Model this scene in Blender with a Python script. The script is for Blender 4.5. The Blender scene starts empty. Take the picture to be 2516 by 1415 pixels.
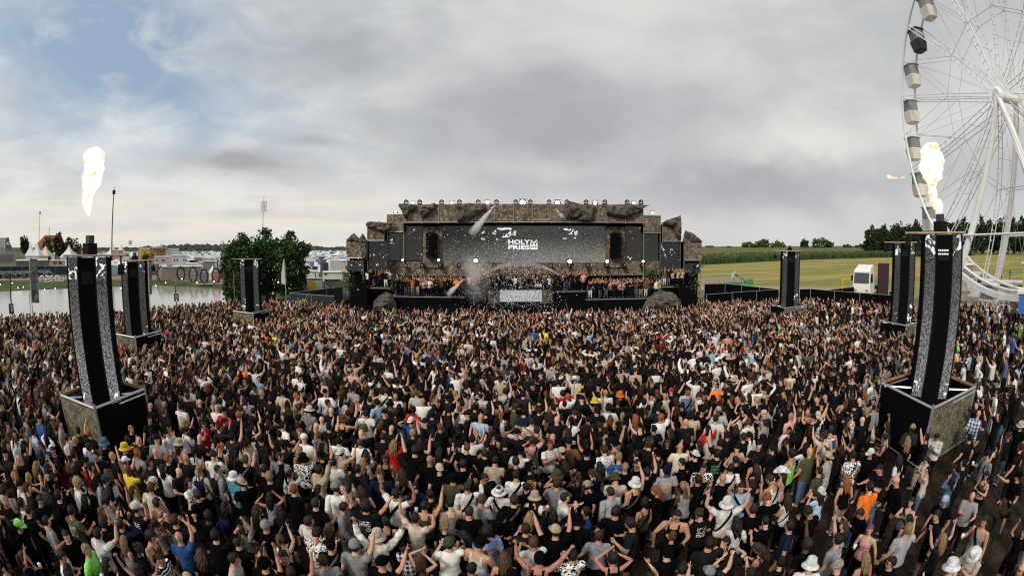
import bpy, bmesh, math, random
import numpy as np
from mathutils import Vector, Matrix, Euler, noise
# ------------------------------------------------------------------ camera, sky, sun, exposure
sc = bpy.context.scene
COL = sc.collection
R = math.radians
rnd = random.Random(7)
nrg = np.random.default_rng(7)
IW, IH, F, CX, CY, H = 2516.0, 1415.0, 1050.0, 1258.0, 605.0, 6.95   # photo size, px per radian, horizon point, lens height (m)
cam = bpy.data.cameras.new('camera'); camo = bpy.data.objects.new('camera', cam); COL.objects.link(camo)
camo.location = (0, 0, H); camo.rotation_euler = (R(90), 0, 0)
cam.type = 'PANO'; cam.panorama_type = 'FISHEYE_LENS_POLYNOMIAL'          # drone panorama: equidistant wide lens
cam.sensor_fit = 'HORIZONTAL'; cam.sensor_width = 36.0
cam.fisheye_fov = R(359)
cam.fisheye_polynomial_k0 = 0.0; cam.fisheye_polynomial_k1 = -1.0 / (F / IW * 36.0)
cam.fisheye_polynomial_k2 = cam.fisheye_polynomial_k3 = cam.fisheye_polynomial_k4 = 0.0
cam.shift_y = -(IH / 2 - CY) / IH
cam.clip_start = 0.1; cam.clip_end = 6000
sc.camera = camo

DS = H / 7.8                                # far distances were paced out for a lens at 7.8 m
def ray(px, py):
    dx = (px - CX) / F; dy = (CY - py) / F; r = math.hypot(dx, dy) or 1e-9; s = math.sin(r) / r
    return Vector((dx * s, math.cos(r), dy * s))
def proj(p):
    v = Vector(p) - Vector((0, 0, H)); v.normalize(); q = math.hypot(v.x, v.z) or 1e-9
    th = math.acos(max(-1, min(1, v.y))); return CX + F * th * v.x / q, CY - F * th * v.z / q
def azel(px, py):
    v = ray(px, py); return math.atan2(v.x, v.y), math.asin(v.z)

SUN_EL, SUN_AZ = 38.0, 215.0       # from behind the lens and to the left (degrees clockwise from +Y)
w = bpy.data.worlds.new('World'); sc.world = w; w.use_nodes = True
def build_sky():
    nt = w.node_tree; N = nt.nodes; L = nt.links
    for n in list(N): N.remove(n)
    def nd(t, **k):
        n = N.new(t)
        for a, b in k.items(): setattr(n, a, b)
        return n
    def mt(op, a, b=None, clamp=False):
        n = nd('ShaderNodeMath', operation=op, use_clamp=clamp)
        for i, v in enumerate((a, b)):
            if v is None: continue
            if isinstance(v, (int, float)): n.inputs[i].default_value = v
            else: L.new(v, n.inputs[i])
        return n.outputs[0]
    def ramp(v, lo, hi):
        n = nd('ShaderNodeMapRange', interpolation_type='SMOOTHSTEP'); n.inputs[1].default_value = lo; n.inputs[2].default_value = hi
        L.new(v, n.inputs[0]); return n.outputs[0]
    def mix(f, a, b):
        n = nd('ShaderNodeMix', data_type='RGBA'); 
        if isinstance(f, (int, float)): n.inputs[0].default_value = f
        else: L.new(f, n.inputs[0])
        for i, v in ((6, a), (7, b)):
            if isinstance(v, tuple): n.inputs[i].default_value = (*[c * 10 for c in v], 1)
            else: L.new(v, n.inputs[i])
        return n.outputs[2]
    tc = nd('ShaderNodeTexCoord'); sx = nd('ShaderNodeSeparateXYZ'); L.new(tc.outputs['Generated'], sx.inputs[0])
    az = mt('ARCTAN2', sx.outputs[0], sx.outputs[1]); el = mt('ARCSINE', sx.outputs[2])
    def nz(scale, sa, se, detail=6, off=0.0, rough=.55, dist=0.0):
        cb = nd('ShaderNodeCombineXYZ'); L.new(mt('MULTIPLY', az, sa), cb.inputs[0]); L.new(mt('MULTIPLY', el, se), cb.inputs[1]); cb.inputs[2].default_value = off
        n = nd('ShaderNodeTexNoise'); n.inputs['Scale'].default_value = scale; n.inputs['Detail'].default_value = detail; n.inputs['Roughness'].default_value = rough
        n.inputs['Distortion'].default_value = dist
        L.new(cb.outputs[0], n.inputs['Vector']); return n.outputs['Fac']
    warp = mt('SUBTRACT', nz(3.5, 1, 1.6, 5, 9.1), .5); warp2 = mt('SUBTRACT', nz(3.0, 1, 1.5, 5, 4.4), .5)
    azw = mt('ADD', az, mt('MULTIPLY', warp, .55)); elw = mt('ADD', el, mt('MULTIPLY', warp2, .30))
    azh = mt('ADD', az, mt('MULTIPLY', warp, .22)); elh = mt('ADD', el, mt('MULTIPLY', warp2, .07))
    def blob(px, py, sa, se, a=None, e=None):
        a0, e0 = azel(px, py)
        u = mt('DIVIDE', mt('SUBTRACT', a or azw, a0), sa); v = mt('DIVIDE', mt('SUBTRACT', e or elw, e0), se)
        return mt('POWER', 2.71828, mt('MULTIPLY', mt('ADD', mt('MULTIPLY', u, u), mt('MULTIPLY', v, v)), -1.0))
    sky = nd('ShaderNodeTexSky', sky_type='NISHITA'); sky.sun_disc = False; sky.sun_elevation = R(SUN_EL); sky.sun_rotation = R(SUN_AZ)
    sky.air_density = 1.0; sky.dust_density = 1.6
    # thin veil over the clear sky
    blue = mix(.72, sky.outputs[0], (.38, .50, .65))
    white = mix(ramp(nz(5, 1, 2.6, 8, 2.0, .6, .4), .35, .68), (.585, .615, .635), (.82, .835, .825))
    grey = mix(ramp(nz(2.6, 1, 2.2, 7, 5.0, .55, .3), .32, .68), (.515, .53, .545), (.69, .70, .69))
    # how far each kind of cloud covers: broken to the left, closed to the right
    right = ramp(azw, -.75, .05)
    cover = mix(right, white, grey)
    gap = mt('MAXIMUM', mt('MAXIMUM', blob(270, 110, .34, .19), mt('MULTIPLY', blob(440, 245, .22, .10), .9)), mt('MULTIPLY', blob(-500, 60, .5, .2), .8))
    gap = mt('MAXIMUM', gap, mt('MULTIPLY', blob(150, 395, .30, .035), .42))
    gap = mt('MULTIPLY', gap, mt('SUBTRACT', 1.15, mt('MULTIPLY', ramp(nz(4.5, 1, 2.2, 8, 7.7, .6, .5), .44, .74), .9)), True)
    c = mix(gap, cover, blue)
    dark = mt('MAXIMUM', mt('MULTIPLY', blob(820, 120, .26, .11), .75), mt('MULTIPLY', blob(590, 400, .14, .030, azh, elh), 1.15))
    dark = mt('MAXIMUM', dark, mt('MULTIPLY', blob(775, 346, .08, .014, azh, elh), .65))
    dark = mt('MAXIMUM', dark, mt('MULTIPLY', blob(640, 528, .16, .008, azh, elh), .45))
    dark = mt('MAXIMUM', dark, mt('MULTIPLY', blob(1380, 290, .38, .13), .82))
    dark = mt('MAXIMUM', dark, mt('MULTIPLY', blob(1780, 450, .50, .06), .70))
    dark = mt('MULTIPLY', dark, mt('ADD', .75, mt('MULTIPLY', nz(6, 1, 3, 6, 3.3), .5)), True)
    c = mix(dark, c, (.385, .395, .435))
    warm = mt('MAXIMUM', mt('MULTIPLY', blob(1960, 330, .19, .06, azh), .95), mt('MULTIPLY', blob(1600, 60, .3, .12), .35))
    c = mix(warm, c, (.79, .775, .73))
    # low band: warm light under the cloud to the left, paler line low on the right
    low = mt('MULTIPLY', ramp(el, .22, .03), ramp(azw, .05, -.45))
    strk = ramp(nz(4, .8, 9, 7, 1.2, .6, .3), .38, .66)
    c = mix(mt('MULTIPLY', low, mt('ADD', .45, mt('MULTIPLY', strk, .6))), c, (.86, .80, .715))
    c = mix(mt('MULTIPLY', ramp(el, .09, .0), mt('ADD', .2, mt('MULTIPLY', ramp(azw, -.2, .3), .3))), c, (.65, .65, .64))
    bg = nd('ShaderNodeBackground'); bg.inputs[1].default_value = 0.1; L.new(c, bg.inputs[0])
    out = nd('ShaderNodeOutputWorld'); L.new(bg.outputs[0], out.inputs[0])
build_sky()
sun = bpy.data.lights.new('sun', 'SUN'); sun.energy = 2.5; sun.angle = R(14); sun.color = (1, .90, .79)
suno = bpy.data.objects.new('sun', sun); COL.objects.link(suno)
suno.location = (-20, -20, 60); suno.rotation_euler = (R(90 - SUN_EL), 0, R(180 - SUN_AZ))
sc.view_settings.view_transform = 'Standard'; sc.view_settings.look = 'None'; sc.view_settings.exposure = 0.0; sc.view_settings.gamma = 1.0
sc.view_settings.use_curve_mapping = False
sc.cycles.max_bounces = 6; sc.cycles.diffuse_bounces = 3; sc.cycles.glossy_bounces = 2; sc.cycles.transparent_max_bounces = 12
sc.cycles.volume_bounces = 4; sc.cycles.filter_width = 1.15; sc.cycles.use_denoising = False
sc.cycles.sample_clamp_indirect = .7; sc.cycles.caustics_reflective = False; sc.cycles.caustics_refractive = False

# ------------------------------------------------------------------ helpers
TMP = bpy.data.scenes.new('workbench')           # scratch scene for evaluating modifiers, removed at the end
def evaluated(o):
    TMP.collection.objects.link(o); vl = TMP.view_layers[0]; vl.update(); return o.evaluated_get(vl.depsgraph)
def G(px, py, z=0.0):                       # the point at height z that a photo pixel shows
    v = ray(px, py); t = (z - H) / v.z; return Vector((v.x * t, v.y * t, z))
def P(px, py, Y):                           # ... on the upright plane y = Y
    v = ray(px, py); t = Y / v.y; return Vector((v.x * t, Y, H + v.z * t))
def HP(px, py, D):                          # ... at the horizontal distance D
    v = ray(px, py); t = D / math.hypot(v.x, v.y); return Vector((v.x * t, v.y * t, H + v.z * t))
def Dg(px, py): g = G(px, py); return math.hypot(g.x, g.y)

class MB:
    def __init__(s): s.v = []; s.f = []; s.m = []
    def quad(s, a, b, c, d, m=0):
        i = len(s.v); s.v += [tuple(a), tuple(b), tuple(c), tuple(d)]; s.f.append((i, i+1, i+2, i+3)); s.m.append(m)
    def box(s, x0, x1, y0, y1, z0, z1, m=0, mat=None):
        i = len(s.v)
        pts = [Vector((x, y, z)) for z in (z0, z1) for y in (y0, y1) for x in (x0, x1)]
        if mat: pts = [mat @ p for p in pts]
        s.v += [tuple(p) for p in pts]
        for f in ((0,2,3,1),(4,5,7,6),(0,1,5,4),(2,6,7,3),(0,4,6,2),(1,3,7,5)): s.f.append(tuple(i+k for k in f)); s.m.append(m)
        return s
    def hexa(s, pts, m=0):                   # 4 bottom + 4 top corners, same order round
        i = len(s.v); s.v += [tuple(p) for p in pts]
        for f in ((3,2,1,0),(4,5,6,7),(0,1,5,4),(1,2,6,5),(2,3,7,6),(3,0,4,7)): s.f.append(tuple(i+k for k in f)); s.m.append(m)
        return s
    def tube(s, pts, rad, n=8, m=0, caps=True, flat=1.0):
        pts = [Vector(p) for p in pts]; k = len(pts)
        rad = [rad] * k if isinstance(rad, (int, float)) else rad
        base = len(s.v); ref = None
        for i, p in enumerate(pts):
            d = (pts[min(i+1, k-1)] - pts[max(i-1, 0)]); d = d.normalized() if d.length > 1e-9 else Vector((0,0,1))
            if ref is None: ref = Vector((0,0,1)) if abs(d.z) < .9 else Vector((0,1,0))
            a = d.cross(ref).normalized(); b = d.cross(a).normalized(); ref = -b
            for j in range(n):
                t = 2*math.pi*j/n; s.v.append(tuple(p + a*math.cos(t)*rad[i] + b*math.sin(t)*rad[i]*flat))
        for i in range(k-1):
            for j in range(n):
                a = base+i*n+j; b = base+i*n+(j+1) % n; s.f.append((a, b, b+n, a+n)); s.m.append(m)
        if caps:
            s.f.append(tuple(base+j for j in reversed(range(n)))); s.m.append(m)
            s.f.append(tuple(base+(k-1)*n+j for j in range(n))); s.m.append(m)
        return s
    def loft(s, rings, m=0, caps=True, closed=True):
        base = len(s.v); n = len(rings[0])
        for r in rings: s.v += [tuple(p) for p in r]
        for i in range(len(rings)-1):
            for j in range(n if closed else n-1):
                a = base+i*n+j; b = base+i*n+(j+1) % n; s.f.append((a, b, b+n, a+n)); s.m.append(m)
        if caps:
            s.f.append(tuple(base+j for j in reversed(range(n)))); s.m.append(m)
            s.f.append(tuple(base+(len(rings)-1)*n+j for j in range(n))); s.m.append(m)
        return s
    def ball(s, c, r, nu=12, nv=8, m=0, mat=None):
        c = Vector(c); r = (r, r, r) if isinstance(r, (int, float)) else r; base = len(s.v)
        for i in range(1, nv):
            t = math.pi*i/nv
            for j in range(nu):
                p = 2*math.pi*j/nu; q = Vector((r[0]*math.sin(t)*math.cos(p), r[1]*math.sin(t)*math.sin(p), -r[2]*math.cos(t)))
                q = c + (mat @ q if mat else q); s.v.append(tuple(q))
        bz = Vector((0,0,-r[2])); tz = Vector((0,0,r[2]))
        b = len(s.v); s.v += [tuple(c + (mat @ bz if mat else bz)), tuple(c + (mat @ tz if mat else tz))]
        for i in range(nv-2):
            for j in range(nu):
                a = base+i*nu+j; d = base+i*nu+(j+1) % nu; s.f.append((a, d, d+nu, a+nu)); s.m.append(m)
        for j in range(nu):
            s.f.append((b, base+(j+1) % nu, base+j)); s.m.append(m)
            s.f.append((b+1, base+(nv-2)*nu+j, base+(nv-2)*nu+(j+1) % nu)); s.m.append(m)
        return s
    def fbox(s, x0, y0, x1, y1, D, depth, m=0):     # box whose front face spans photo pixels at horizontal distance D
        return s.hexa(fcorners(x0, y0, x1, y1, D, depth), m)
    def mesh(s, name, smooth=False):
        me = bpy.data.meshes.new(name); me.from_pydata(s.v, [], s.f); me.polygons.foreach_set('material_index', s.m)
        if smooth: me.polygons.foreach_set('use_smooth', [True]*len(s.f))
        me.update(); return me
    def build(s, name, mats, parent=None, smooth=False, world=True, **kw):
        me = s.mesh(name, smooth)
        if kw.pop('vol', False): outward(me)
        for m_ in (mats if isinstance(mats, (list, tuple)) else [mats]): me.materials.append(m_)
        return place(name, me, parent, world, **kw)
def fcorners(x0, y0, x1, y1, D, depth):
    D *= DS
    a = HP(x0, y1, D); b = HP(x1, y1, D)
    zt = max(HP((x0+x1)/2, y0, D).z, a.z + .01); zb = min(a.z, b.z)
    d = Vector((-(b-a).y, (b-a).x, 0)).normalized() * depth
    if d.dot(Vector((a.x, a.y, 0))) < 0: d = -d
    lo = [Vector((p.x, p.y, zb)) for p in (a, b, b+d, a+d)]
    return lo + [Vector((p.x, p.y, zt)) for p in lo]
def outward(me):
    bm = bmesh.new(); bm.from_mesh(me); bmesh.ops.recalc_face_normals(bm, faces=bm.faces[:]); bm.to_mesh(me); bm.free(); me.update()
def place(name, me, parent=None, world=True, label=None, cat=None, group=None, kind=None):
    o = bpy.data.objects.new(name, me); COL.objects.link(o)
    if parent is not None:
        o.parent = parent
        if world and parent.parent is None: o.matrix_parent_inverse = parent.matrix_basis.inverted()
    tag(o, label, cat, group, kind); return o
def tag(o, label=None, cat=None, group=None, kind=None):
    if label: o['label'] = label
    if cat: o['category'] = cat
    if group: o['group'] = group
    if kind: o['kind'] = kind
    return o
def thing(name, label, cat, loc=(0,0,0), rz=0, group=None):
    o = bpy.data.objects.new(name, None); COL.objects.link(o); o.location = loc; o.rotation_euler = (0, 0, rz); o.empty_display_size = .2
    tag(o, label, cat, group); bpy.context.view_layer.update() if False else None
    o.matrix_basis = Matrix.Translation(Vector(loc)) @ Matrix.Rotation(rz, 4, 'Z')
    return o
def copy_tree(o, parent=None):
    c = o.copy(); COL.objects.link(c); c.parent = parent
    for ch in list(o.children): copy_tree(ch, c)
    return c
ORD = ['first','second','third','fourth','fifth','sixth','seventh','eighth','ninth','tenth','eleventh','twelfth','thirteenth','fourteenth','fifteenth','sixteenth','seventeenth','eighteenth']

_mats = {}
def M(name, col=(.5,.5,.5), rough=.8, spec=.25, metal=0.0, col2=None, scale=5.0, lo=.35, hi=.65, bump=0.0, bscale=20.0, bdist=.02, emit=None, estr=0.0, objcol=False, stretch=None, detail=6, col3=None, scale3=1.0, lo3=.5, hi3=.65, trans=0.0, coord='Object'):
    if name in _mats: return _mats[name]
    m = bpy.data.materials.new(name); m.use_nodes = True; nt = m.node_tree; N = nt.nodes; L = nt.links; b = N['Principled BSDF']
    b.inputs['Roughness'].default_value = rough; b.inputs['Metallic'].default_value = metal; b.inputs['Specular IOR Level'].default_value = spec
    b.inputs['Base Color'].default_value = (*col, 1)
    if trans: b.inputs['Transmission Weight'].default_value = trans
    vec = None
    if col2 or col3 or bump:
        tc = N.new('ShaderNodeTexCoord'); vec = tc.outputs[coord]
        if stretch:
            mp = N.new('ShaderNodeMapping'); mp.inputs['Scale'].default_value = stretch; L.new(vec, mp.inputs[0]); vec = mp.outputs[0]
    def noise_fac(sc_, lo_, hi_, off=0):
        n = N.new('ShaderNodeTexNoise'); n.inputs['Scale'].default_value = sc_; n.inputs['Detail'].default_value = detail; n.inputs['Roughness'].default_value = .6
        n.noise_dimensions = '4D'; n.inputs['W'].default_value = off; L.new(vec, n.inputs['Vector'])
        r = N.new('ShaderNodeMapRange'); r.interpolation_type = 'SMOOTHSTEP'; r.inputs[1].default_value = lo_; r.inputs[2].default_value = hi_; L.new(n.outputs['Fac'], r.inputs[0]); return r.outputs[0]
    cur = None
    if objcol:
        oi = N.new('ShaderNodeObjectInfo'); cur = oi.outputs['Color']
    def mixc(f, a, bcol, mode='MIX'):
        x = N.new('ShaderNodeMix'); x.data_type = 'RGBA'; x.blend_type = mode; L.new(f, x.inputs[0]) if not isinstance(f, float) else setattr(x.inputs[0], 'default_value', f)
        for i, v in ((6, a), (7, bcol)):
            if isinstance(v, tuple): x.inputs[i].default_value = (*v, 1)
            else: L.new(v, x.inputs[i])
        return x.outputs[2]
    if col2: 
        if objcol:
            dk = mixc(1.0, cur, col2, 'MULTIPLY'); cur = mixc(noise_fac(scale, lo, hi), cur, dk)
        else: cur = mixc(noise_fac(scale, lo, hi), col, col2)
    if col3: cur = mixc(noise_fac(scale3, lo3, hi3, 3.7), cur if cur is not None else col, col3)
    if cur is not None: L.new(cur, b.inputs['Base Color'])
    if bump:
        n = N.new('ShaderNodeTexNoise'); n.inputs['Scale'].default_value = bscale; n.inputs['Detail'].default_value = 8; L.new(vec, n.inputs['Vector'])
        bp = N.new('ShaderNodeBump'); bp.inputs['Strength'].default_value = bump; bp.inputs['Distance'].default_value = bdist
        L.new(n.outputs['Fac'], bp.inputs['Height']); L.new(bp.outputs[0], b.inputs['Normal'])
    if emit:
        b.inputs['Emission Color'].default_value = (*emit, 1); b.inputs['Emission Strength'].default_value = estr
    _mats[name] = m; return m
def noise_outline(v, s=1.0): return noise.noise(Vector(v) * s)
# ------------------------------------------------------------------ the ground, the pond, the fields
def sheet(name, pts, z, mat, kind='structure'):
    me = bpy.data.meshes.new(name); bm = bmesh.new()
    f = bm.faces.new([bm.verts.new((p[0], p[1], z)) for p in pts]); bmesh.ops.triangulate(bm, faces=[f]); bm.normal_update()
    for f in bm.faces:
        if f.normal.z < 0: f.normal_flip()
    bm.to_mesh(me); bm.free(); me.materials.append(mat); return place(name, me, kind=kind)
m_land = M('land', (.075,.085,.035), .95, .1, col2=(.13,.115,.06), scale=.02, col3=(.045,.06,.025), scale3=.006)
m_mud = M('mud', (.021,.0135,.0095), .85, .15, col2=(.05,.033,.023), scale=1.3, bump=1.0, bscale=4.5, bdist=.14, col3=(.009,.007,.006), scale3=5.0)
m_water = M('pond_water', (.30,.30,.27), .10, .9, bump=.12, bscale=1.6, bdist=.03)
m_bank = M('bank_grass', (.045,.075,.022), .95, .1, col2=(.085,.11,.04), scale=.35, col3=(.03,.05,.02), scale3=.12, bump=.6, bscale=4, bdist=.1)
m_dirt = M('dirt_path', (.27,.21,.16), .95, .1, col2=(.20,.16,.12), scale=.4)
ring = [(3000*math.cos(2*math.pi*i/48), 3000*math.sin(2*math.pi*i/48)) for i in range(48)]
sheet('ground', ring, 0.0, m_land)
sheet('mud_ground', [(-60,-30),(75,-30),(95,10),(90,42),(40,62),(-20,62),(-42,48),(-52,20)], .004, m_mud)
pond_px = [(-260,722),(0,716),(200,707),(370,700),(480,705),(560,712),(612,733),(570,748),(440,757),(290,772),(150,782),(0,802),(-260,850)]
sheet('pond', [G(*p) for p in pond_px], .008, m_water)
bank_px = [(-300,700),(0,690),(200,688),(380,688),(500,696),(600,706),(700,716),(760,722),(740,736),(612,736),(560,713),(480,705.5),(370,700.5),(200,707.5),(0,716.5),(-300,724)]
sheet('grass_bank', [G(*p) for p in bank_px], .014, m_bank)
sheet('dirt_path', [G(*p) for p in [(-300,690),(0,680),(200,678),(420,676),(620,690),(700,700),(700,712),(500,694),(380,687),(200,687),(0,689),(-300,699)]], .011, m_dirt)

def field_z(D): return max(0.0, D - 110*DS) * .0125
def polar_sheet(name, mat, az0, az1, d0, d1, dz=0.0, na=40, nd=14):
    mb = MB()
    for i in range(na+1):
        a = R(az0 + (az1-az0)*i/na)
        for j in range(nd+1):
            D = (d0(a) + (d1(a)-d0(a)) * (j/nd)**1.6)*DS; mb.v.append((D*math.sin(a), D*math.cos(a), field_z(D)+dz))
    for i in range(na):
        for j in range(nd):
            k = i*(nd+1)+j; mb.f.append((k, k+1, k+nd+2, k+nd+1)); mb.m.append(0)
    return mb.build(name, mat, smooth=True, kind='structure')
def m_field(name, c1, c2, c3):
    m = M(name, c1, .95, .1, col2=c2, scale=.06, lo=.42, hi=.58, col3=c3, scale3=.13, lo3=.53, hi3=.62, stretch=(1,1,1))
    for n in m.node_tree.nodes:
        if n.type == 'MAPPING': n.inputs['Rotation'].default_value = (0, 0, R(32)); n.inputs['Scale'].default_value = (.28, 1.5, 1)
    return m
m_stub = m_field('stubble', (.185,.205,.055), (.32,.27,.095), (.39,.25,.11))
m_grass = M('verge_grass', (.11,.12,.045), .95, .1, col2=(.22,.18,.085), scale=.25, bump=.5, bscale=3, bdist=.1)
m_road = M('gravel_road', (.36,.32,.28), .95, .1, col2=(.28,.25,.22), scale=.3)
corn_d = lambda a: (168 + max(0, math.degrees(a) - 26) * 3.7)*DS
polar_sheet('stubble_field', m_stub, 20, 100, lambda a: 58, lambda a: 700, .02)
polar_sheet('gravel_road', m_road, 22, 100, lambda a: 73 + 6*math.sin(a*3), lambda a: 82 + 6*math.sin(a*3), .035, nd=2)
polar_sheet('grass_verge', m_grass, 20, 100, lambda a: 57, lambda a: 72 + 6*math.sin(a*3), .03, nd=3)
# standing corn: a dense mass of blades, one crop
def corn():
    mb = MB(); rr = random.Random(3)
    for i in range(9000):
        a = R(rr.uniform(23, 62)); d = corn_d(a) + rr.random()**2.2*70
        x, y = d*math.sin(a), d*math.cos(a); z = field_z(d); h = rr.uniform(1.7, 2.5); t = rr.uniform(0, 6.28)
        ux, uy = math.cos(t)*.22, math.sin(t)*.22
        mb.quad((x-ux, y-uy, z), (x+ux, y+uy, z), (x+ux*1.6+rr.uniform(-.2,.2), y+uy*1.6, z+h*.8), (x-ux*.5, y-uy*.5, z+h))
    for i in range(40):                       # the closed top of the crop, tassels in seed
        a0, a1 = R(23+39*i/40), R(23+39*(i+1)/40)
        for j in range(6):
            q = [(a, corn_d(a)+1.5+ (330)*k/6) for a, k in ((a0, j), (a1, j), (a1, j+1), (a0, j+1))]
            mb.quad(*[(d*math.sin(a), d*math.cos(a), field_z(d)+1.75+.25*noise.noise(Vector((a*30, d*.1, 0)))) for a, d in q], m=1)
    mb.build('corn_field', [M('corn', (.028,.06,.018), .8, .2, col2=(.05,.09,.03), scale=.5), M('corn_top', (.13,.125,.045), .95, .1, col2=(.09,.115,.035), scale=.03, col3=(.2,.16,.07), scale3=.12)],
             label='strip of standing green corn with tan tassels beyond the stubble field', cat='corn', kind='stuff')
corn()

# ------------------------------------------------------------------ trees
def leaf_mat(name, c1, c2, c3):
    m = M(name, c1, .75, .2, col2=c2, scale=.55, lo=.3, hi=.7, col3=c3, scale3=1.6, lo3=.52, hi3=.7); return m
LEAF = [leaf_mat('leaf_dark', (.026,.056,.018), (.05,.095,.028), (.017,.036,.012)), leaf_mat('leaf_olive', (.055,.075,.02), (.10,.11,.03), (.035,.055,.018)),
        leaf_mat('leaf_pine', (.016,.032,.014), (.03,.05,.02), (.012,.022,.012)), leaf_mat('leaf_mid', (.032,.066,.019), (.06,.105,.03), (.02,.042,.013))]
m_bark = M('bark', (.07,.055,.04), .95, .1, col2=(.04,.03,.025), scale=6)
def crown_mesh(name, lobes, n, size, seed, flat=.75):
    g = np.random.default_rng(seed); V = []; vol = np.array([l[3]*l[4]*l[5] for l in lobes]); pick = g.choice(len(lobes), n, p=vol/vol.sum())
    L_ = np.array(lobes)[pick]
    d = g.normal(size=(n,3)); d /= np.linalg.norm(d, axis=1, keepdims=True); rr = g.random(n)**(1/2.2)
    # clumps: pull leaves towards random clump centres near the surface
    nc = max(12, n//40); cd = g.normal(size=(nc,3)); cd /= np.linalg.norm(cd, axis=1, keepdims=True); ci = g.integers(0, nc, n)
    k = g.random(n)[:,None] < .8
    dd = np.where(k, cd[ci]*(.62+.38*g.random((nc,1))[ci]) + g.normal(size=(n,3))*.14, d*rr[:,None])
    c = L_[:,:3] + dd * L_[:,3:6]
    a = g.normal(size=(n,3)); a /= np.linalg.norm(a, axis=1, keepdims=True); b = g.normal(size=(n,3)); b -= (a*b).sum(1)[:,None]*a; b /= np.linalg.norm(b, axis=1, keepdims=True)
    s = size*(.6+.8*g.random(n))[:,None]
    q = np.stack([c-a*s, c-b*s*flat, c+a*s, c+b*s*flat], 1).reshape(-1,3)
    me = bpy.data.meshes.new(name); me.vertices.add(4*n); me.vertices.foreach_set('co', q.ravel()); me.loops.add(4*n); me.loops.foreach_set('vertex_index', np.arange(4*n))
    me.polygons.add(n); me.polygons.foreach_set('loop_start', np.arange(n)*4); me.update(); return me
def tree(name, label, base, h, w_, leaf=0, n=3000, size=.35, seed=1, low=.15, group=None, cat='tree', pine=False, shape=None):
    t = thing(name, label, cat, base, group=group); rr = random.Random(seed)
    mb = MB(); tr = max(.10, h*.022)
    mb.tube([(0,0,-.2),(rr.uniform(-.1,.1)*w_*.3, 0, h*.35),(rr.uniform(-.1,.1)*w_*.3, 0, h*.85)], [tr, tr*.7, tr*.2], 7)
    for i in range(6):
        a = rr.uniform(0, 6.28); z = h*rr.uniform(.25,.65); l = w_*rr.uniform(.25,.42)
        mb.tube([(0,0,z),(math.cos(a)*l*.5, math.sin(a)*l*.5, z+l*.35),(math.cos(a)*l, math.sin(a)*l, z+l*.55)], [tr*.45, tr*.3, tr*.1], 5)
    mb.build('trunk', m_bark, t, world=False)
    lobes = []
    if pine:
        for i in range(7):
            f = i/6; r_ = w_*.5*(1-f)**.8*rr.uniform(.8,1.1)+w_*.06; lobes.append((rr.uniform(-.1,.1)*w_, rr.uniform(-.1,.1)*w_, h*(low+(1-low)*f*.95), r_, r_, h*.10))
    else:
        lobes.append((0,0,h*(low+.9)/2, w_*.36, w_*.36, h*(1-low)*.44))
        for i in range(12):
            a = rr.uniform(0, 6.28); z = rr.uniform(low+.12, .86); q = w_*.5*math.sqrt(max(.05, 1-((z-(low+1)/2)/((1-low)/2))**2))*rr.uniform(.45,.75)
            k = rr.uniform(.10,.22)*(1.25-z*.5); lobes.append((math.cos(a)*q, math.sin(a)*q, h*z, w_*k, w_*k, h*rr.uniform(.06,.14)))
        lobes.append((rr.uniform(-.1,.1)*w_, 0, h*.93, w_*.12, w_*.12, h*.08))
    me = crown_mesh('crown', lobes, n, size, seed); me.materials.append(LEAF[leaf]); place('crown', me, t, False)
    return t
def px_tree(name, label, px, ytop, ybase, wpx, D, zb=0.0, **k):
    D *= DS
    p = HP(px, ybase, D); base = (p.x, p.y, zb); h = HP(px, ytop, D).z - zb; w_ = (HP(px+wpx/2, 605, D) - HP(px-wpx/2, 605, D)).length
    return tree(name, label, base, h, w_, **k)
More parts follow.
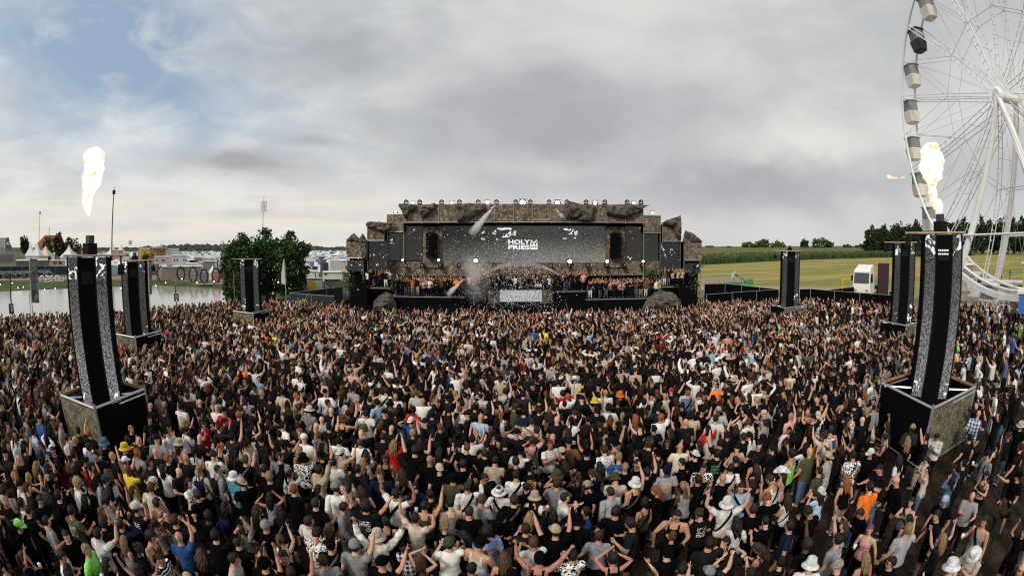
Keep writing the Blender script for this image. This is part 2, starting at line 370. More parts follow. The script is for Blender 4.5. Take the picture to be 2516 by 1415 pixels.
def all_trees():
    gl = 'leafy trees between pond and stage'
    px_tree('leafy_tree', 'dark green tree leaning over the pond, leftmost of the three beside the stage', 590, 574, 716, 116, 60, n=11000, size=.17, seed=11, low=.04, group=gl, leaf=0)
    px_tree('leafy_tree', 'tallest dark green tree, in the middle of the three beside the stage', 655, 562, 712, 122, 63, n=12000, size=.17, seed=12, low=.08, group=gl, leaf=0)
    px_tree('leafy_tree', 'brighter green tree nearest the stage, behind the tall white flag', 713, 568, 706, 108, 61, n=10000, size=.17, seed=13, low=.10, group=gl, leaf=3)
    px_tree('shrub', 'low dark shrub at the water edge under the leftmost leafy tree', 578, 668, 728, 70, 58, n=2500, size=.2, seed=14, low=.0, leaf=0, cat='shrub')
    far = [('round_tree','small dark round tree just right of the stage, at the field edge',1743,604,622,26,1),('round_tree','low round tree second from the stage on the field edge',1787,605,622,34,3),
           ('round_tree','olive tree at the left end of the broad clump above the corn',1838,594,622,44,1),('round_tree','tall olive tree in the middle of the broad clump above the corn',1872,588,622,52,1),
           ('round_tree','yellowish tree at the right end of the broad clump above the corn',1912,591,621,48,1),('round_tree','low bush between the broad clump and the small round trees',1812,610,622,40,0),
           ('round_tree','small dark tree left of the large domed tree behind the far speaker tower',1977,587,620,28,0),('round_tree','large dark domed tree standing alone on the field edge',2020,584,620,70,0),
           ('round_tree','low bush in the gap right of the domed tree',2060,610,620,34,3),('round_tree','grey green tree at the left end of the low row before the pines',2085,600,619,36,0),('round_tree','grey green tree at the right end of the low row before the pines',2112,599,619,38,0)]
    for i, (n_, l, x, yt, yb, w_, lf) in enumerate(far):
        px_tree(n_, l, x, yt, yb, w_, 470, zb=field_z(470*DS)-1.2, n=900, size=.95, seed=40+i, low=.0, leaf=lf, group='trees along the far edge of the field')
    pines = [(2140,553),(2158,560),(2172,549),(2192,552),(2210,545),(2232,550),(2252,540),(2276,556),(2322,538),(2344,548),(2368,530),(2392,540),(2412,526),(2434,534),(2452,540),(2472,528),(2492,534),(2512,530),(2536,536)]
    for i, (x, yt) in enumerate(pines):
        D = 330 + (i % 3)*12
        wh = 'left of the big wheel' if x < 2260 else 'seen through the big wheel'
        k = [j for j, q in enumerate(pines) if (q[0] < 2260) == (x < 2260)].index(i)
        px_tree('pine_tree', f'tall dark pine {wh}, {ORD[k]} from the left of its row', x, yt, 612, 44 + 9*math.sin(i*5.1), D, zb=field_z(D*DS)-.6, n=1500, size=.75, seed=70+i, low=.06, leaf=2, group='row of tall dark pines behind the field')
    px_tree('leafy_tree', 'small dark tree at far left beside the striped tower building', 62, 573, 622, 27, 250, n=900, size=.45, seed=91, low=.3, leaf=2)
    px_tree('leafy_tree', 'dark tree with a narrow top in front of the red roof', 146, 569, 622, 32, 250, n=1000, size=.45, seed=92, low=.2, leaf=2)
    px_tree('leafy_tree', 'round dark tree right of the red roof, left of its neighbour', 170, 582, 622, 30, 255, n=700, size=.5, seed=93, low=.0, leaf=0)
    px_tree('leafy_tree', 'round tree nearest the front left tower, beside the white tents', 188, 581, 622, 30, 250, n=700, size=.5, seed=94, low=.0, leaf=3)
    px_tree('leafy_tree', 'rounded tree covering the left end of the red roofed house', 118, 577, 622, 34, 245, n=900, size=.5, seed=95, low=.0, leaf=3)
    px_tree('shrub', 'dark round bush in front of the yellow truck trailer', 358, 620, 645, 26, 150, n=700, size=.28, seed=96, low=.0, leaf=0, cat='shrub')
all_trees()
# the wooded ridge far off: one mass of tree tops
def ridge():
    mb = MB(); rr = random.Random(5); D = 900
    for i in range(1700):
        px = -120 + 1900*rr.random(); q = rr.random()
        yt = np.interp(px, [-200,150,250,330,440,560,860,1300,1760], [612,611,609,606,600,598,605,606,612]) + rr.uniform(-1.2, 3) + q*9
        p = HP(px, 605, D - q*120); z = HP(px, yt, D - q*120).z; r_ = rr.uniform(5, 9)
        mb.ball((p.x, p.y, z-r_*1.2), (r_, r_, r_*1.3), 6, 5)
    mb.build('far_forest', M('far_forest', (.045,.06,.048), .95, .05, col2=(.06,.075,.055), scale=.05), smooth=True, kind='stuff', label='dark wooded ridge along the horizon behind the camp', cat='forest')
ridge()
# ------------------------------------------------------------------ the stage
m_print = M('stone_print', (.205,.165,.125), .9, .1, col2=(.078,.064,.048), scale=2.4, lo=.38, hi=.62, col3=(.42,.37,.28), scale3=5.5, lo3=.54, hi3=.66, coord='Generated', detail=4)
for n_ in m_print.node_tree.nodes:
    if n_.type == 'TEX_COORD':
        g_ = m_print.node_tree.nodes.new('ShaderNodeNewGeometry')
        for l_ in list(n_.outputs['Generated'].links): m_print.node_tree.links.new(g_.outputs['Position'], l_.to_socket)
        break
m_black = M('black_fabric', (.005,.005,.006), .95, .03)
m_blackm = M('black_metal', (.008,.008,.009), .65, .12)
m_pipe = M('steel_pipe', (.48,.48,.47), .4, .5, .6)
m_alu = M('aluminium', (.55,.56,.57), .35, .5, .7, col2=(.42,.43,.44), scale=3)
m_rock = M('rock', (.075,.068,.058), .9, .15, col2=(.15,.135,.115), scale=2.2, bump=1.0, bscale=5, bdist=.12, col3=(.03,.03,.027), scale3=3.5)
m_white = M('white_paint', (.78,.77,.74), .45, .4)
m_grey = M('grey_paint', (.35,.35,.34), .6, .3)
GLOWS = {}
def m_lit(name, c, s):
    m = M(name, (.02,.02,.02), .5, .3, emit=c, estr=s); m.cycles.emission_sampling = 'NONE'; return m
m_glow = m_lit('lamp_glow', (1,.94,.82), 14); m_glow2 = m_lit('lamp_glow_warm', (1,.86,.66), 10)
def led_mat(name, dark, light, scale, lo, hi, strength, band=None, glyph=None):
    m = bpy.data.materials.new(name); m.use_nodes = True; nt = m.node_tree; N = nt.nodes; L = nt.links; b = N['Principled BSDF']
    b.inputs['Base Color'].default_value = (.008,.008,.008,1); b.inputs['Roughness'].default_value = .9; b.inputs['Specular IOR Level'].default_value = .04
    ge = N.new('ShaderNodeNewGeometry'); pos = ge.outputs['Position']
    n = N.new('ShaderNodeTexNoise'); n.inputs['Scale'].default_value = scale; n.inputs['Detail'].default_value = 3; L.new(pos, n.inputs['Vector'])
    r = N.new('ShaderNodeMapRange'); r.inputs[1].default_value = lo; r.inputs[2].default_value = hi; L.new(n.outputs['Fac'], r.inputs[0])
    mx = N.new('ShaderNodeMix'); mx.data_type = 'RGBA'; mx.inputs[6].default_value = (*dark,1); mx.inputs[7].default_value = (*light,1); L.new(r.outputs[0], mx.inputs[0])
    col = mx.outputs[2]
    tc = N.new('ShaderNodeTexCoord'); sp = N.new('ShaderNodeSeparateXYZ'); L.new(tc.outputs['Generated'], sp.inputs[0])
    if band:                                   # picture content: brighter towards band = (axis, lo, hi, gain)
        def mr(o, a, b_, lo_, hi_):
            q = N.new('ShaderNodeMapRange'); q.interpolation_type = 'SMOOTHSTEP'; q.inputs[1].default_value = a; q.inputs[2].default_value = b_; q.inputs[3].default_value = lo_; q.inputs[4].default_value = hi_
            L.new(o, q.inputs[0]); return q.outputs[0]
        g = None
        for ax, a, b_, lo_, hi_ in band:
            o = mr(sp.outputs[ax], a, b_, lo_, hi_)
            if g is None: g = o
            else:
                k = N.new('ShaderNodeMath'); k.operation = 'MULTIPLY'; L.new(g, k.inputs[0]); L.new(o, k.inputs[1]); g = k.outputs[0]
        v = N.new('ShaderNodeVectorMath'); v.operation = 'SCALE'; L.new(col, v.inputs[0]); L.new(g, v.inputs['Scale']); col = v.outputs[0]
    if glyph:                                  # white scrawled marks: (z lo, z hi, noise scale, threshold)
        for zl, zh, gs, th in glyph:
            n2 = N.new('ShaderNodeTexNoise'); n2.inputs['Scale'].default_value = gs; n2.inputs['Detail'].default_value = 5; n2.inputs['Distortion'].default_value = 1.5; L.new(pos, n2.inputs['Vector'])
            k1 = N.new('ShaderNodeMath'); k1.operation = 'GREATER_THAN'; k1.inputs[1].default_value = th; L.new(n2.outputs['Fac'], k1.inputs[0])
            k2 = N.new('ShaderNodeMath'); k2.operation = 'GREATER_THAN'; k2.inputs[1].default_value = zl; L.new(sp.outputs[2], k2.inputs[0])
            k3 = N.new('ShaderNodeMath'); k3.operation = 'LESS_THAN'; k3.inputs[1].default_value = zh; L.new(sp.outputs[2], k3.inputs[0])
            k4 = N.new('ShaderNodeMath'); k4.operation = 'MULTIPLY'; L.new(k2.outputs[0], k4.inputs[0]); L.new(k3.outputs[0], k4.inputs[1])
            k5 = N.new('ShaderNodeMath'); k5.operation = 'MULTIPLY'; L.new(k1.outputs[0], k5.inputs[0]); L.new(k4.outputs[0], k5.inputs[1])
            x = N.new('ShaderNodeMix'); x.data_type = 'RGBA'; x.inputs[7].default_value = (.9,.9,.9,1); L.new(k5.outputs[0], x.inputs[0]); L.new(col, x.inputs[6]); col = x.outputs[2]
    L.new(col, b.inputs['Emission Color']); b.inputs['Emission Strength'].default_value = strength; m.cycles.emission_sampling = 'NONE'
    return m
m_main = led_mat('main_screen', (.034,.032,.029), (.10,.096,.088), 9, .36, .68, 1.0, band=[(2,0,.75,2.9,.85),(0,.1,.55,.6,1.15)])
m_side = led_mat('side_screen', (.022,.021,.019), (.062,.059,.054), 9, .36, .68, 1.0, glyph=[(.62,.97,1.9,.66),(.05,.22,2.2,.66)])
m_side2 = led_mat('column_screen', (.012,.012,.013), (.05,.05,.05), 7, .36, .68, 1.0, glyph=[(.05,.95,2.0,.66)])
m_booth = led_mat('booth_screen', (.22,.22,.22), (.62,.62,.63), 9, .36, .66, 1.0)
m_ink = m_lit('screen_white', (1,1,1), 1.0)
m_gold = M('gold_letters', (.55,.42,.16), .5, .4)

def SX(px, Y): return Y * math.tan((px - CX) / F)
def SZ(py, Y): return H + Y * 1.03 * math.tan((CY - py) / F)
def srect(mb, x0, y0, x1, y1, Y, depth, m=0):
    return mb.box(SX(x0, Y), SX(x1, Y), Y, Y + depth, SZ(y1, Y), SZ(y0, Y), m)
def text_mesh(s, width, height, off=0.0, mirror=False, ext=.01):
    cu = bpy.data.curves.new('lettering', 'FONT'); cu.body = s; cu.size = 1; cu.extrude = ext; cu.offset = off; cu.align_x = 'LEFT'
    o = bpy.data.objects.new('lettering', cu)
    me = bpy.data.meshes.new_from_object(evaluated(o)); bpy.data.objects.remove(o); bpy.data.curves.remove(cu)
    v = np.zeros(len(me.vertices)*3); me.vertices.foreach_get('co', v); v = v.reshape(-1,3)
    v[:,:2] -= v[:,:2].min(0); v[:,0] *= width / v[:,0].max(); v[:,1] *= height / v[:,1].max()
    if mirror: v[:,0] = width - v[:,0]; me.flip_normals()
    w_ = np.stack([v[:,0], -v[:,2], v[:,1]], 1)          # stand it up facing -Y
    me.vertices.foreach_set('co', w_.ravel()); me.update(); return me
def rock_mesh(name, outline, Y, bulge, seed, rough=.25, back=.4):
    """faceted rock shape: outline in photo pixels on the plane Y, swelling towards the lens"""
    bm = bmesh.new(); pts = [Vector((SX(x, Y), Y, SZ(y, Y))) for x, y in outline]
    c = sum(pts, Vector()) / len(pts); f = bm.faces.new([bm.verts.new(p) for p in pts])
    ext = bmesh.ops.extrude_face_region(bm, geom=[f]); ev = [e for e in ext['geom'] if isinstance(e, bmesh.types.BMVert)]
    for v in ev: v.co.y += back
    bmesh.ops.triangulate(bm, faces=bm.faces[:]); bmesh.ops.subdivide_edges(bm, edges=bm.edges[:], cuts=2, use_grid_fill=True); bmesh.ops.triangulate(bm, faces=bm.faces[:]); bmesh.ops.subdivide_edges(bm, edges=bm.edges[:], cuts=1, use_grid_fill=True)
    bm.normal_update()
    def edge_dist(p):
        d = 1e9
        for i in range(len(pts)):
            a, b = pts[i], pts[(i+1) % len(pts)]; ab = b - a; t = max(0, min(1, (p-a).dot(ab)/max(ab.length_squared, 1e-9))); q = a + ab*t; d = min(d, math.hypot(p.x-q.x, p.z-q.z))
        return d
    for v in bm.verts:
        if v.co.y < Y + back*.5:
            e = edge_dist(v.co); n = noise.noise(Vector((v.co.x*.9+seed, v.co.z*.9, seed))); k = 1 - abs(noise.noise(Vector((v.co.x*1.1-seed, v.co.z*1.4, 2.2))))*2
            v.co.y -= bulge*(1-math.exp(-e/.5)) * (.65+.6*n) + rough*k*(1 if e > .02 else .2)
    for v in bm.verts: v.co += Vector((noise.noise(v.co*1.7), noise.noise(v.co*1.7+Vector((9,0,0)))*.6, noise.noise(v.co*1.7+Vector((0,9,0))))) * .06 + Vector((noise.noise(v.co*4.3), noise.noise(v.co*4.1+Vector((5,0,0)))*1.6, noise.noise(v.co*4.7+Vector((0,5,0))))) * .07
    bmesh.ops.recalc_face_normals(bm, faces=bm.faces[:])
    me = bpy.data.meshes.new(name); bm.to_mesh(me); bm.free(); me.materials.append(m_rock); return me

YH, YS, YL = 43.5, 45.4, 44.6
FLOOR = SZ(727, 40.5)
def stage():
    st = thing('stage', 'wide black festival stage with brown stone print panels and large grey screens', 'stage', (0, 44, 0))
    part = lambda name, mb, m, p=None, **k: mb.build(name, m, p or st, **k)
    mb = MB(); srect(mb, 951, 548, 1624, 800, 46.2, 2.5); mb.box(SX(951,46.2), SX(1624,46.2), 46.2, 48.7, 0, SZ(560,46.2)); part('back_wall', MB().box(SX(951,46.2), SX(1624,46.2), 46.2, 48.7, 0, SZ(545,46.2)), m_black)
    part('roof_block', MB().box(SX(995,43.9), SX(1578,43.9), 43.72, 48.5, SZ(549,43.9), SZ(505,43.9)), m_black)
    xs = [990,1035,1078,1123,1169,1215,1261.5,1308,1354,1400,1446,1491.5,1537,1581]
    for a, b in zip(xs, xs[1:]):
        part('header_panel', srect(MB(), a+.4, 504, b-.4, 546, YH, .15), m_print)
        part('panel_pole', MB().tube([(SX(b, YH-.06), YH-.06, SZ(505, YH)), (SX(b, YH-.06), YH-.06, SZ(550, YH))], .035, 6), m_pipe)
    part('header_rail', MB().tube([(SX(993,YH-.05), YH-.05, SZ(547.6,YH)), (SX(1581,YH-.05), YH-.05, SZ(547.6,YH))], .05, 6), m_pipe)
    part('header_valance', srect(MB(), 995, 549, 1580, 556, 44.4, .3), m_black)
    # stepped wings: boxes with stone print fronts
    for x0, y0, x1, y1, Y in ((950,527,991,569,43.6),(1583,529,1624,571,43.6),(902,553,943,590,43.2),(1630,549,1673,592,43.2),(851,588,890,633,42.8),(1683,592,1724,640,42.8)):
        part('wing_panel', srect(MB(), x0, y0, x1, y1, Y, .15), m_print)
        part('wing_block', MB().box(SX(x0,Y)+.05, SX(x1,Y)-.05, Y+.16, Y+3.5, SZ(y1,Y), SZ(y0,Y)-.05), m_black)
        part('wing_rail', MB().tube([(SX(x0,Y-.05), Y-.05, SZ(y1+1,Y)), (SX(x1,Y-.05), Y-.05, SZ(y1+1,Y))], .045, 6), m_pipe)
        part('wing_tower', MB().box(SX(x0,Y)+.1, SX(x1,Y)-.1, Y+(2.9 if Y > 43.5 else .7), Y+3.4, 0, SZ(y1,Y)-.01), m_black)
        for xx in (x0, x1): part('wing_pole', MB().tube([(SX(xx,Y-.03), Y+.2, SZ(y0,Y)), (SX(xx,Y-.03), Y+.2, 0)], .035, 6), m_pipe)
    # screens
    ms = part('main_screen', srect(MB(), 1088, 553, 1488, 645, YS, .2), m_main)
    for x0, y0, x1, y1 in ((996,552,1037,640),(955,573,993.5,640),(1538,553,1578.5,645),(1581,575,1620,645)): part('side_screen', srect(MB(), x0, y0, x1, y1, YS-.3, .2), m_side)
    for x0, x1, y0, y1 in ((907,929,592,667),(930.5,953,592,667),(1626,1646,595,670),(1647.5,1668,595,670)): part('column_screen', srect(MB(), x0, y0, x1, y1, 43.3, .2), m_side2)
    for x0, x1, y0, y1 in ((853,870,640,668),(872,889,640,668),(1686,1703,648,672),(1705,1721,648,672)): part('corner_screen', srect(MB(), x0, y0, x1, y1, 43.0, .2), m_side2)
    for x0, x1 in ((1039,1087),(1490,1536)):
        part('speaker_bay', srect(MB(), x0, 557, x1, 657, 44.42, .15), m_print)
    # screen lettering and scrawls
    Yt = YS - .02
    for s_, x0, x1, y0, y1 in (('HOLY',1249,1302,589.5,600),('PRIES',1249,1301,602,612.5)):
        me = text_mesh(s_, SX(x1,Yt)-SX(x0,Yt), SZ(y0,Yt)-SZ(y1,Yt), .03); me.materials.append(m_ink); o = place('lettering', me, ms); o.location = (SX(x0,Yt), Yt-.02, SZ(y1,Yt))
    mb = MB()
    for x0, x1, y0, y1 in ((1303,1305.5,596,612.5),(1308.5,1310.5,600,612.5),(1313,1315,600,612.5),(1318,1320.5,596,612.5),(1303,1320.5,602,604),(1303,1320.5,609.5,612.5)): mb.box(SX(x0,Yt), SX(x1,Yt), Yt-.03-.002*len(mb.f)/6, Yt, SZ(y1,Yt), SZ(y0,Yt))
    mb.tube([P(1304,590,Yt-.03), P(1311.7,597,Yt-.03), P(1319.5,590,Yt-.03)], .06, 4); mb.tube([P(1311.7,597,Yt-.04), P(1311.7,603,Yt-.04)], .05, 4)
    part('logo_window', mb, m_ink, ms)
    rr = random.Random(21)
    for (cx_, cy_, w_, h_, k) in ((1187,571,7,7,2),(1186,587,7,5,2),(1213,571,9,7,2),(1238,562,30,5,5),(1245,575,18,12,4),(1217,588,12,2,1),(1243,590,14,2,1),(1262,572,9,9,3),(1392,563,12,6,3),(1403,571,9,14,3),(1418,571,9,13,2),(1390,585,14,3,1),(1413,585,10,3,1)):
        mb = MB()
        for i in range(k):
            x, y = cx_ + rr.uniform(-w_,w_)*.5, cy_ + rr.uniform(-h_,h_)*.5; pts = []
            for j in range(6):
                pts.append(P(x, y, Yt - .03 - .004*i)); x += rr.uniform(-.35,.45)*w_; y += rr.uniform(-.4,.4)*h_
                x = max(cx_-w_*.6, min(cx_+w_*.6, x)); y = max(cy_-h_*.6, min(cy_+h_*.6, y))
            mb.tube(pts, [rr.uniform(.02,.08) for _ in pts], 5)
        part('screen_scrawl', mb, m_ink, ms)
    for s_, x0, x1 in (('OPEN BEATZ',1218,1255),('STONELANDS',1311,1352)):
        Yg = YH - .03; me = text_mesh(s_, SX(x1,Yg)-SX(x0,Yg), .22, .01); me.materials.append(m_gold); o = place('lettering', me, st); o.location = Vector((SX(x0,Yg), Yg, SZ(544,Yg)))
        o.matrix_parent_inverse = st.matrix_basis.inverted()
    # low printed wall behind the platforms
    xs = [955,996,1038,1081,1126,1169,1213,1257,1301,1346,1390,1434,1478,1524,1578,1620]
    for a, b in zip(xs, xs[1:]): part('low_wall_panel', srect(MB(), a+.3, 646.5 if 1085 < a < 1480 else 642, b-.3, 676, YL, .12), m_print)
    # platforms and black skirts
    def platform(x0, x1, Yf, Yb, z, name='platform'):
        part(name, MB().box(SX(x0,Yf), SX(x1,Yf), Yf, Yb, z-.18, z), m_blackm)
        part('platform_skirt', MB().box(SX(x0,Yf)+.05, SX(x1,Yf)-.05, Yf+.06, Yf+.16, 0, z-.18), m_black)
        part('platform_edge', MB().tube([(SX(x0,Yf), Yf-.03, z-.02), (SX(x1,Yf), Yf-.03, z-.02)], .035, 6), m_grey)
    platform(962, 1140, 40.5, 44.55, FLOOR); platform(1440, 1628, 40.5, 44.55, SZ(733, 40.5))
    platform(1362, 1439.5, 41.6, 44.57, SZ(713, 41.6)); platform(1140.5, 1361.5, 42.2, 44.58, SZ(716, 42.2))
    platform(896, 961.5, 41.6, 44.5, SZ(708, 41.6)); platform(1628.5, 1690, 41.8, 44.5, SZ(706, 41.8))
    part('front_apron', MB().box(SX(838,39.9), SX(1700,39.9), 39.9, 40.05, 0, SZ(752,39.9)), m_black)
    def rail(x0, x1, Y, z):
        mb = MB(); a, b = SX(x0,Y), SX(x1,Y); n = max(2, int((b-a)/.9))
        for i in range(n+1): x = a+(b-a)*i/n; mb.tube([(x,Y,z),(x,Y,z+1.05)], .022, 5)
        for q in (.35,.7,1.05): mb.tube([(a,Y,z+q),(b,Y,z+q)], .024, 5)
        part('railing', mb, m_blackm)
    rail(966, 1132, 40.62, FLOOR); rail(1462, 1622, 40.62, SZ(733,40.5)); rail(1366, 1436, 41.7, SZ(713,41.6))
    # arch over the booth
    mb = MB(); rings = []
    for i in range(25):
        t = i/24; x = 1188+184*t; y = 675 - 27*(1-(2*t-1)**2)**.85; p = P(x, y, 41.9)
        w_ = .22 + .16*math.sin(math.pi*t)
        rings.append([p+Vector((0,-.3,-w_*.5)), p+Vector((0,-.3,w_*.5)), p+Vector((0,.9,w_*.5)), p+Vector((0,.9,-w_*.5))])
    part('arch', mb.loft(rings), M('arch_shell', (.30,.31,.31), .5, .4, col2=(.20,.21,.21), scale=1.2))
    for x in (1190, 1369): part('arch_foot', MB().box(SX(x-6,42), SX(x+6,42), 41.75, 42.6, SZ(716,42.2), SZ(674,42)), m_blackm)
    # stairs at both ends
    for side, (x0, y0, x1, y1) in ((-1,(838,760,900,690)),(1,(1728,755,1668,690))):
        n = 14
        for i in range(n):
            xa = SX(x0+(x1-x0)*i/n, 40.6); xb = SX(x0+(x1-x0)*(i+1)/n, 40.6); z = .25 + (SZ(y1+18,40.6)-.25)*(i+1)/n
            part('stair_step', MB().box(min(xa,xb), max(xa,xb), 40.3, 42.0, z-.22, z), m_blackm)
        a = Vector((SX(x0,40.2), 40.25, 1.3)); b = Vector((SX(x1,40.2), 40.25, SZ(y1+18,40.6)+1.1))
        part('stair_rail', MB().tube([a,b], .035, 6).tube([a-Vector((0,0,.5)), b-Vector((0,0,.5))], .025, 6), m_blackm)
        part('stair_panel', MB().hexa([(a.x,40.2,0),(b.x,40.2,0),(b.x,40.24,0),(a.x,40.24,0),(a.x,40.2,a.z-.2),(b.x,40.2,b.z-.2),(b.x,40.24,b.z-.2),(a.x,40.24,a.z-.2)]), m_black)
    return st
STAGE = stage()
def booth():
    t = thing('dj_booth', 'black dj booth with a bright grey static screen on its front under the arch', 'dj booth', (SX(1280,41.4), 41.4, FLOOR))
    z0, z1 = SZ(737,41.2), SZ(710,41.2)
    MB().box(SX(1228,41.2), SX(1332,41.2), 41.2, 41.35, z0, z1).build('front_screen', m_booth, t)
    MB().box(SX(1196,41.36), SX(1362,41.36), 41.36, 42.15, 0, z1+.25).build('counter', m_blackm, t)
    MB().box(SX(1200,41.3), SX(1227,41.3), 41.25, 41.355, z0-.2, z1).build('side_panel', m_rock, t)
    MB().box(SX(1333,41.3), SX(1358,41.3), 41.25, 41.355, z0-.2, z1).build('side_panel', m_rock, t)
    for i, x in enumerate((1258,1274,1290,1306)):
        MB().box(SX(x-6,41.6), SX(x+6,41.6), 41.5, 41.9, z1+.25, z1+.36).build('deck', m_blackm, t)
booth()
def rocks():
    L_ = [('crumpled dark rock slab at the left end of the stage roof', [(977,502),(1002,502),(1022,505),(1020,515),(1008,520),(993,538),(986,520)]),
          ('small dark rock slab second from the left on the stage roof band', [(1030,521),(1034,510),(1050,506),(1068,501),(1067,514),(1056,525),(1034,536)]),
          ('long dark rock slab left of centre on the stage roof band', [(1119,504),(1150,502),(1188,503),(1194,514),(1180,527),(1150,543),(1123,546),(1120,530)]),
          ('large drooping rock slab right of centre on the stage roof', [(1385,522),(1395,496),(1412,500),(1430,504),(1465,508),(1460,530),(1448,547),(1420,540),(1393,538)]),
          ('wide pointed rock slab at the right end of the stage roof', [(1492,506),(1505,504),(1540,502),(1580,504),(1597,504),(1580,512),(1560,526),(1540,537),(1510,532),(1491,526)]),
          ('ragged dark rock draped over the third step of the left stage wing', [(898,552),(905,544),(930,545),(950,547),(962,548),(958,562),(945,570),(930,566),(900,556)]),
          ('tall pointed rock fin on the third step of the right stage wing', [(1626,548),(1640,540),(1660,533),(1672,528),(1675,560),(1674,590),(1662,580),(1656,560),(1640,552)]),
          ('left of two small grey peaks on the far left stage wing', [(851,590),(868,572),(884,588),(882,600),(860,594)]),
          ('right of two small grey peaks on the far left stage wing', [(880,590),(890,574),(902,592),(903,640),(892,630)]),
          ('rounded grey rock cap on the far right end of the stage', [(1678,596),(1686,566),(1700,570),(1714,582),(1725,594),(1700,597)]),
          ('large grey boulder standing before the left stage stairs', [(914,765),(916,742),(930,728),(945,717),(958,724),(967,744),(970,765)]),
          ('broad grey boulder mound before the right stage stairs', [(1582,765),(1592,744),(1612,722),(1630,716),(1655,722),(1672,740),(1682,765)])]
    for i, (l, o) in enumerate(L_):
        Y = 43.2 if i < 5 else (42.9 if i < 10 else 39.2)
        me = rock_mesh('rock_slab' if i < 10 else 'boulder', o, Y, .35 if i < 10 else 1.0, i*3.1, .34 if i < 10 else .5, .25 if i < 10 else .6)
        place('rock_slab' if i < 10 else 'boulder', me, label=l, cat='rock', group='stone props of the stage')
rocks()
def line_arrays():
    for side, px in (('left', 1060), ('right', 1513.5)):
        t = thing('line_array', f'hanging black loudspeaker array beside the {side} end of the main screen', 'loudspeaker', P(px, 604, 43.75), group='hanging loudspeaker arrays')
        y = 573.5; 
        MB().box(SX(px-8,43.75), SX(px+8,43.75), 43.65, 44.25, SZ(573,43.75), SZ(570,43.75)).build('fly_frame', m_blackm, t)
        for xo in (-6, 6): MB().tube([(SX(px+xo,43.75), 43.95, SZ(570,43.75)), (SX(px+xo,43.75), 43.95, SZ(553,43.75))], .03, 5).build('chain', m_blackm, t)
        for i in range(10):
            c = 4*((i/9)**2)*.06
            mb = MB().box(SX(px-12.5,43.75), SX(px+12.5,43.75), 43.45+c, 44.2+c, SZ(y+5.7,43.75), SZ(y+.4,43.75)); y += 6
            mb.build('speaker_cabinet', m_black, t)
line_arrays()
# lamps on the roof, on the wings and over the low wall
def lamps():
    def head(px, py, Y, on, lab, grp, big=1.0):
        t = thing('moving_light', lab, 'stage light', P(px, py+6, Y), group=grp)
        b = t.location; x, y, z = b
        MB().box(x-.22, x+.22, y-.2, y+.2, z-.02, z+.10).build('base', m_blackm, t)
        for s in (-1, 1): MB().box(x+s*.2-.03, x+s*.2+.03, y-.08, y+.08, z+.10, z+.42).build('yoke', m_blackm, t)
        h = MB(); h.tube([(x,y+.12,z+.36),(x,y-.05,z+.36),(x,y-.2,z+.32)], [.13,.165,.15], 10); h.build('lamp_head', m_blackm, t)
        MB().tube([(x,y-.2,z+.32),(x,y-.225,z+.315)], .085, 10).build('lens', M('lamp_lens', (.30,.31,.32), .2, .5, emit=(1,1,1), estr=.06), t)
    def blinder(px, py, Y, lab, grp, s=1.0, mat=None, zoff=0):
        p = P(px, py, Y); s *= .62; t = thing('flood_light', lab, 'flood light', (p.x, p.y, p.z-.25*s), group=grp); x, y, z = p
        MB().tube([(x,y-.02,z),(x,y+.1,z),(x,y+.22,z)], [.30*s,.29*s,.16*s], 14).build('housing', m_blackm, t)
        MB().ball((x,y-.03,z), (.22*s,.05,.20*s), 14, 8).build('glowing_front', mat or m_glow, t); MB().box(x-.34*s,x+.34*s,y-.12,y+.02,z+.26*s,z+.30*s).build('barn_door', m_blackm, t)
        for q in (-1, 1): MB().box(x+q*.33*s-.02, x+q*.33*s+.02, y+.04, y+.10, z-.32*s, z+.05*s).build('bracket', m_blackm, t)
    g1 = 'moving lights along the stage roof'; xs = [998,1031,1085,1129,1175,1220,1267,1303,1349,1393,1440,1486,1541,1575]
    for i, x in enumerate(xs): head(x, 496.5, 43.9, False, f'dark moving light on the stage roof, {ORD[i]} from the left end', g1)
    g2 = 'lit flood lights along the stage roof'; xs = [(1015,498.5,1),(1110,498,1.1),(1198,497.5,1.35),(1284,498,2.0),(1370,498,1.6),(1462,498.5,1.4),(1557,499,1.1)]
    for i, (x, y, s) in enumerate(xs): blinder(x, y, 43.8, ('largest and brightest flood light at the middle of the stage roof' if i == 3 else f'lit flood light on the stage roof, {ORD[i]} from the left end'), g2, s)
    blinder(972, 521.5, 43.8, 'lit flood light on top of the left stage wing', 'lit flood lights on the wings', 1.1); blinder(1602, 523, 43.8, 'lit flood light on top of the right stage wing', 'lit flood lights on the wings', 1.1)
    for i, (x, y, s) in enumerate([(990,639,1.0),(1078,639,1.0),(1169,640,1.5),(1400,642,1.6),(1492,642,1.2),(1580,642,1.0)]):
        blinder(x, y, 44.35, f'warm lit flood light below the screens, {ORD[i]} from the left', 'warm flood lights under the screens', s, m_glow2)
    for i, x in enumerate([996,1038,1082,1128,1215,1353,1398,1444,1490,1534,1578]):
        head(x, 652, 44.1, False, f'dark moving light before the low printed wall, {ORD[i]} from the left', 'moving lights before the low wall')
lamps()
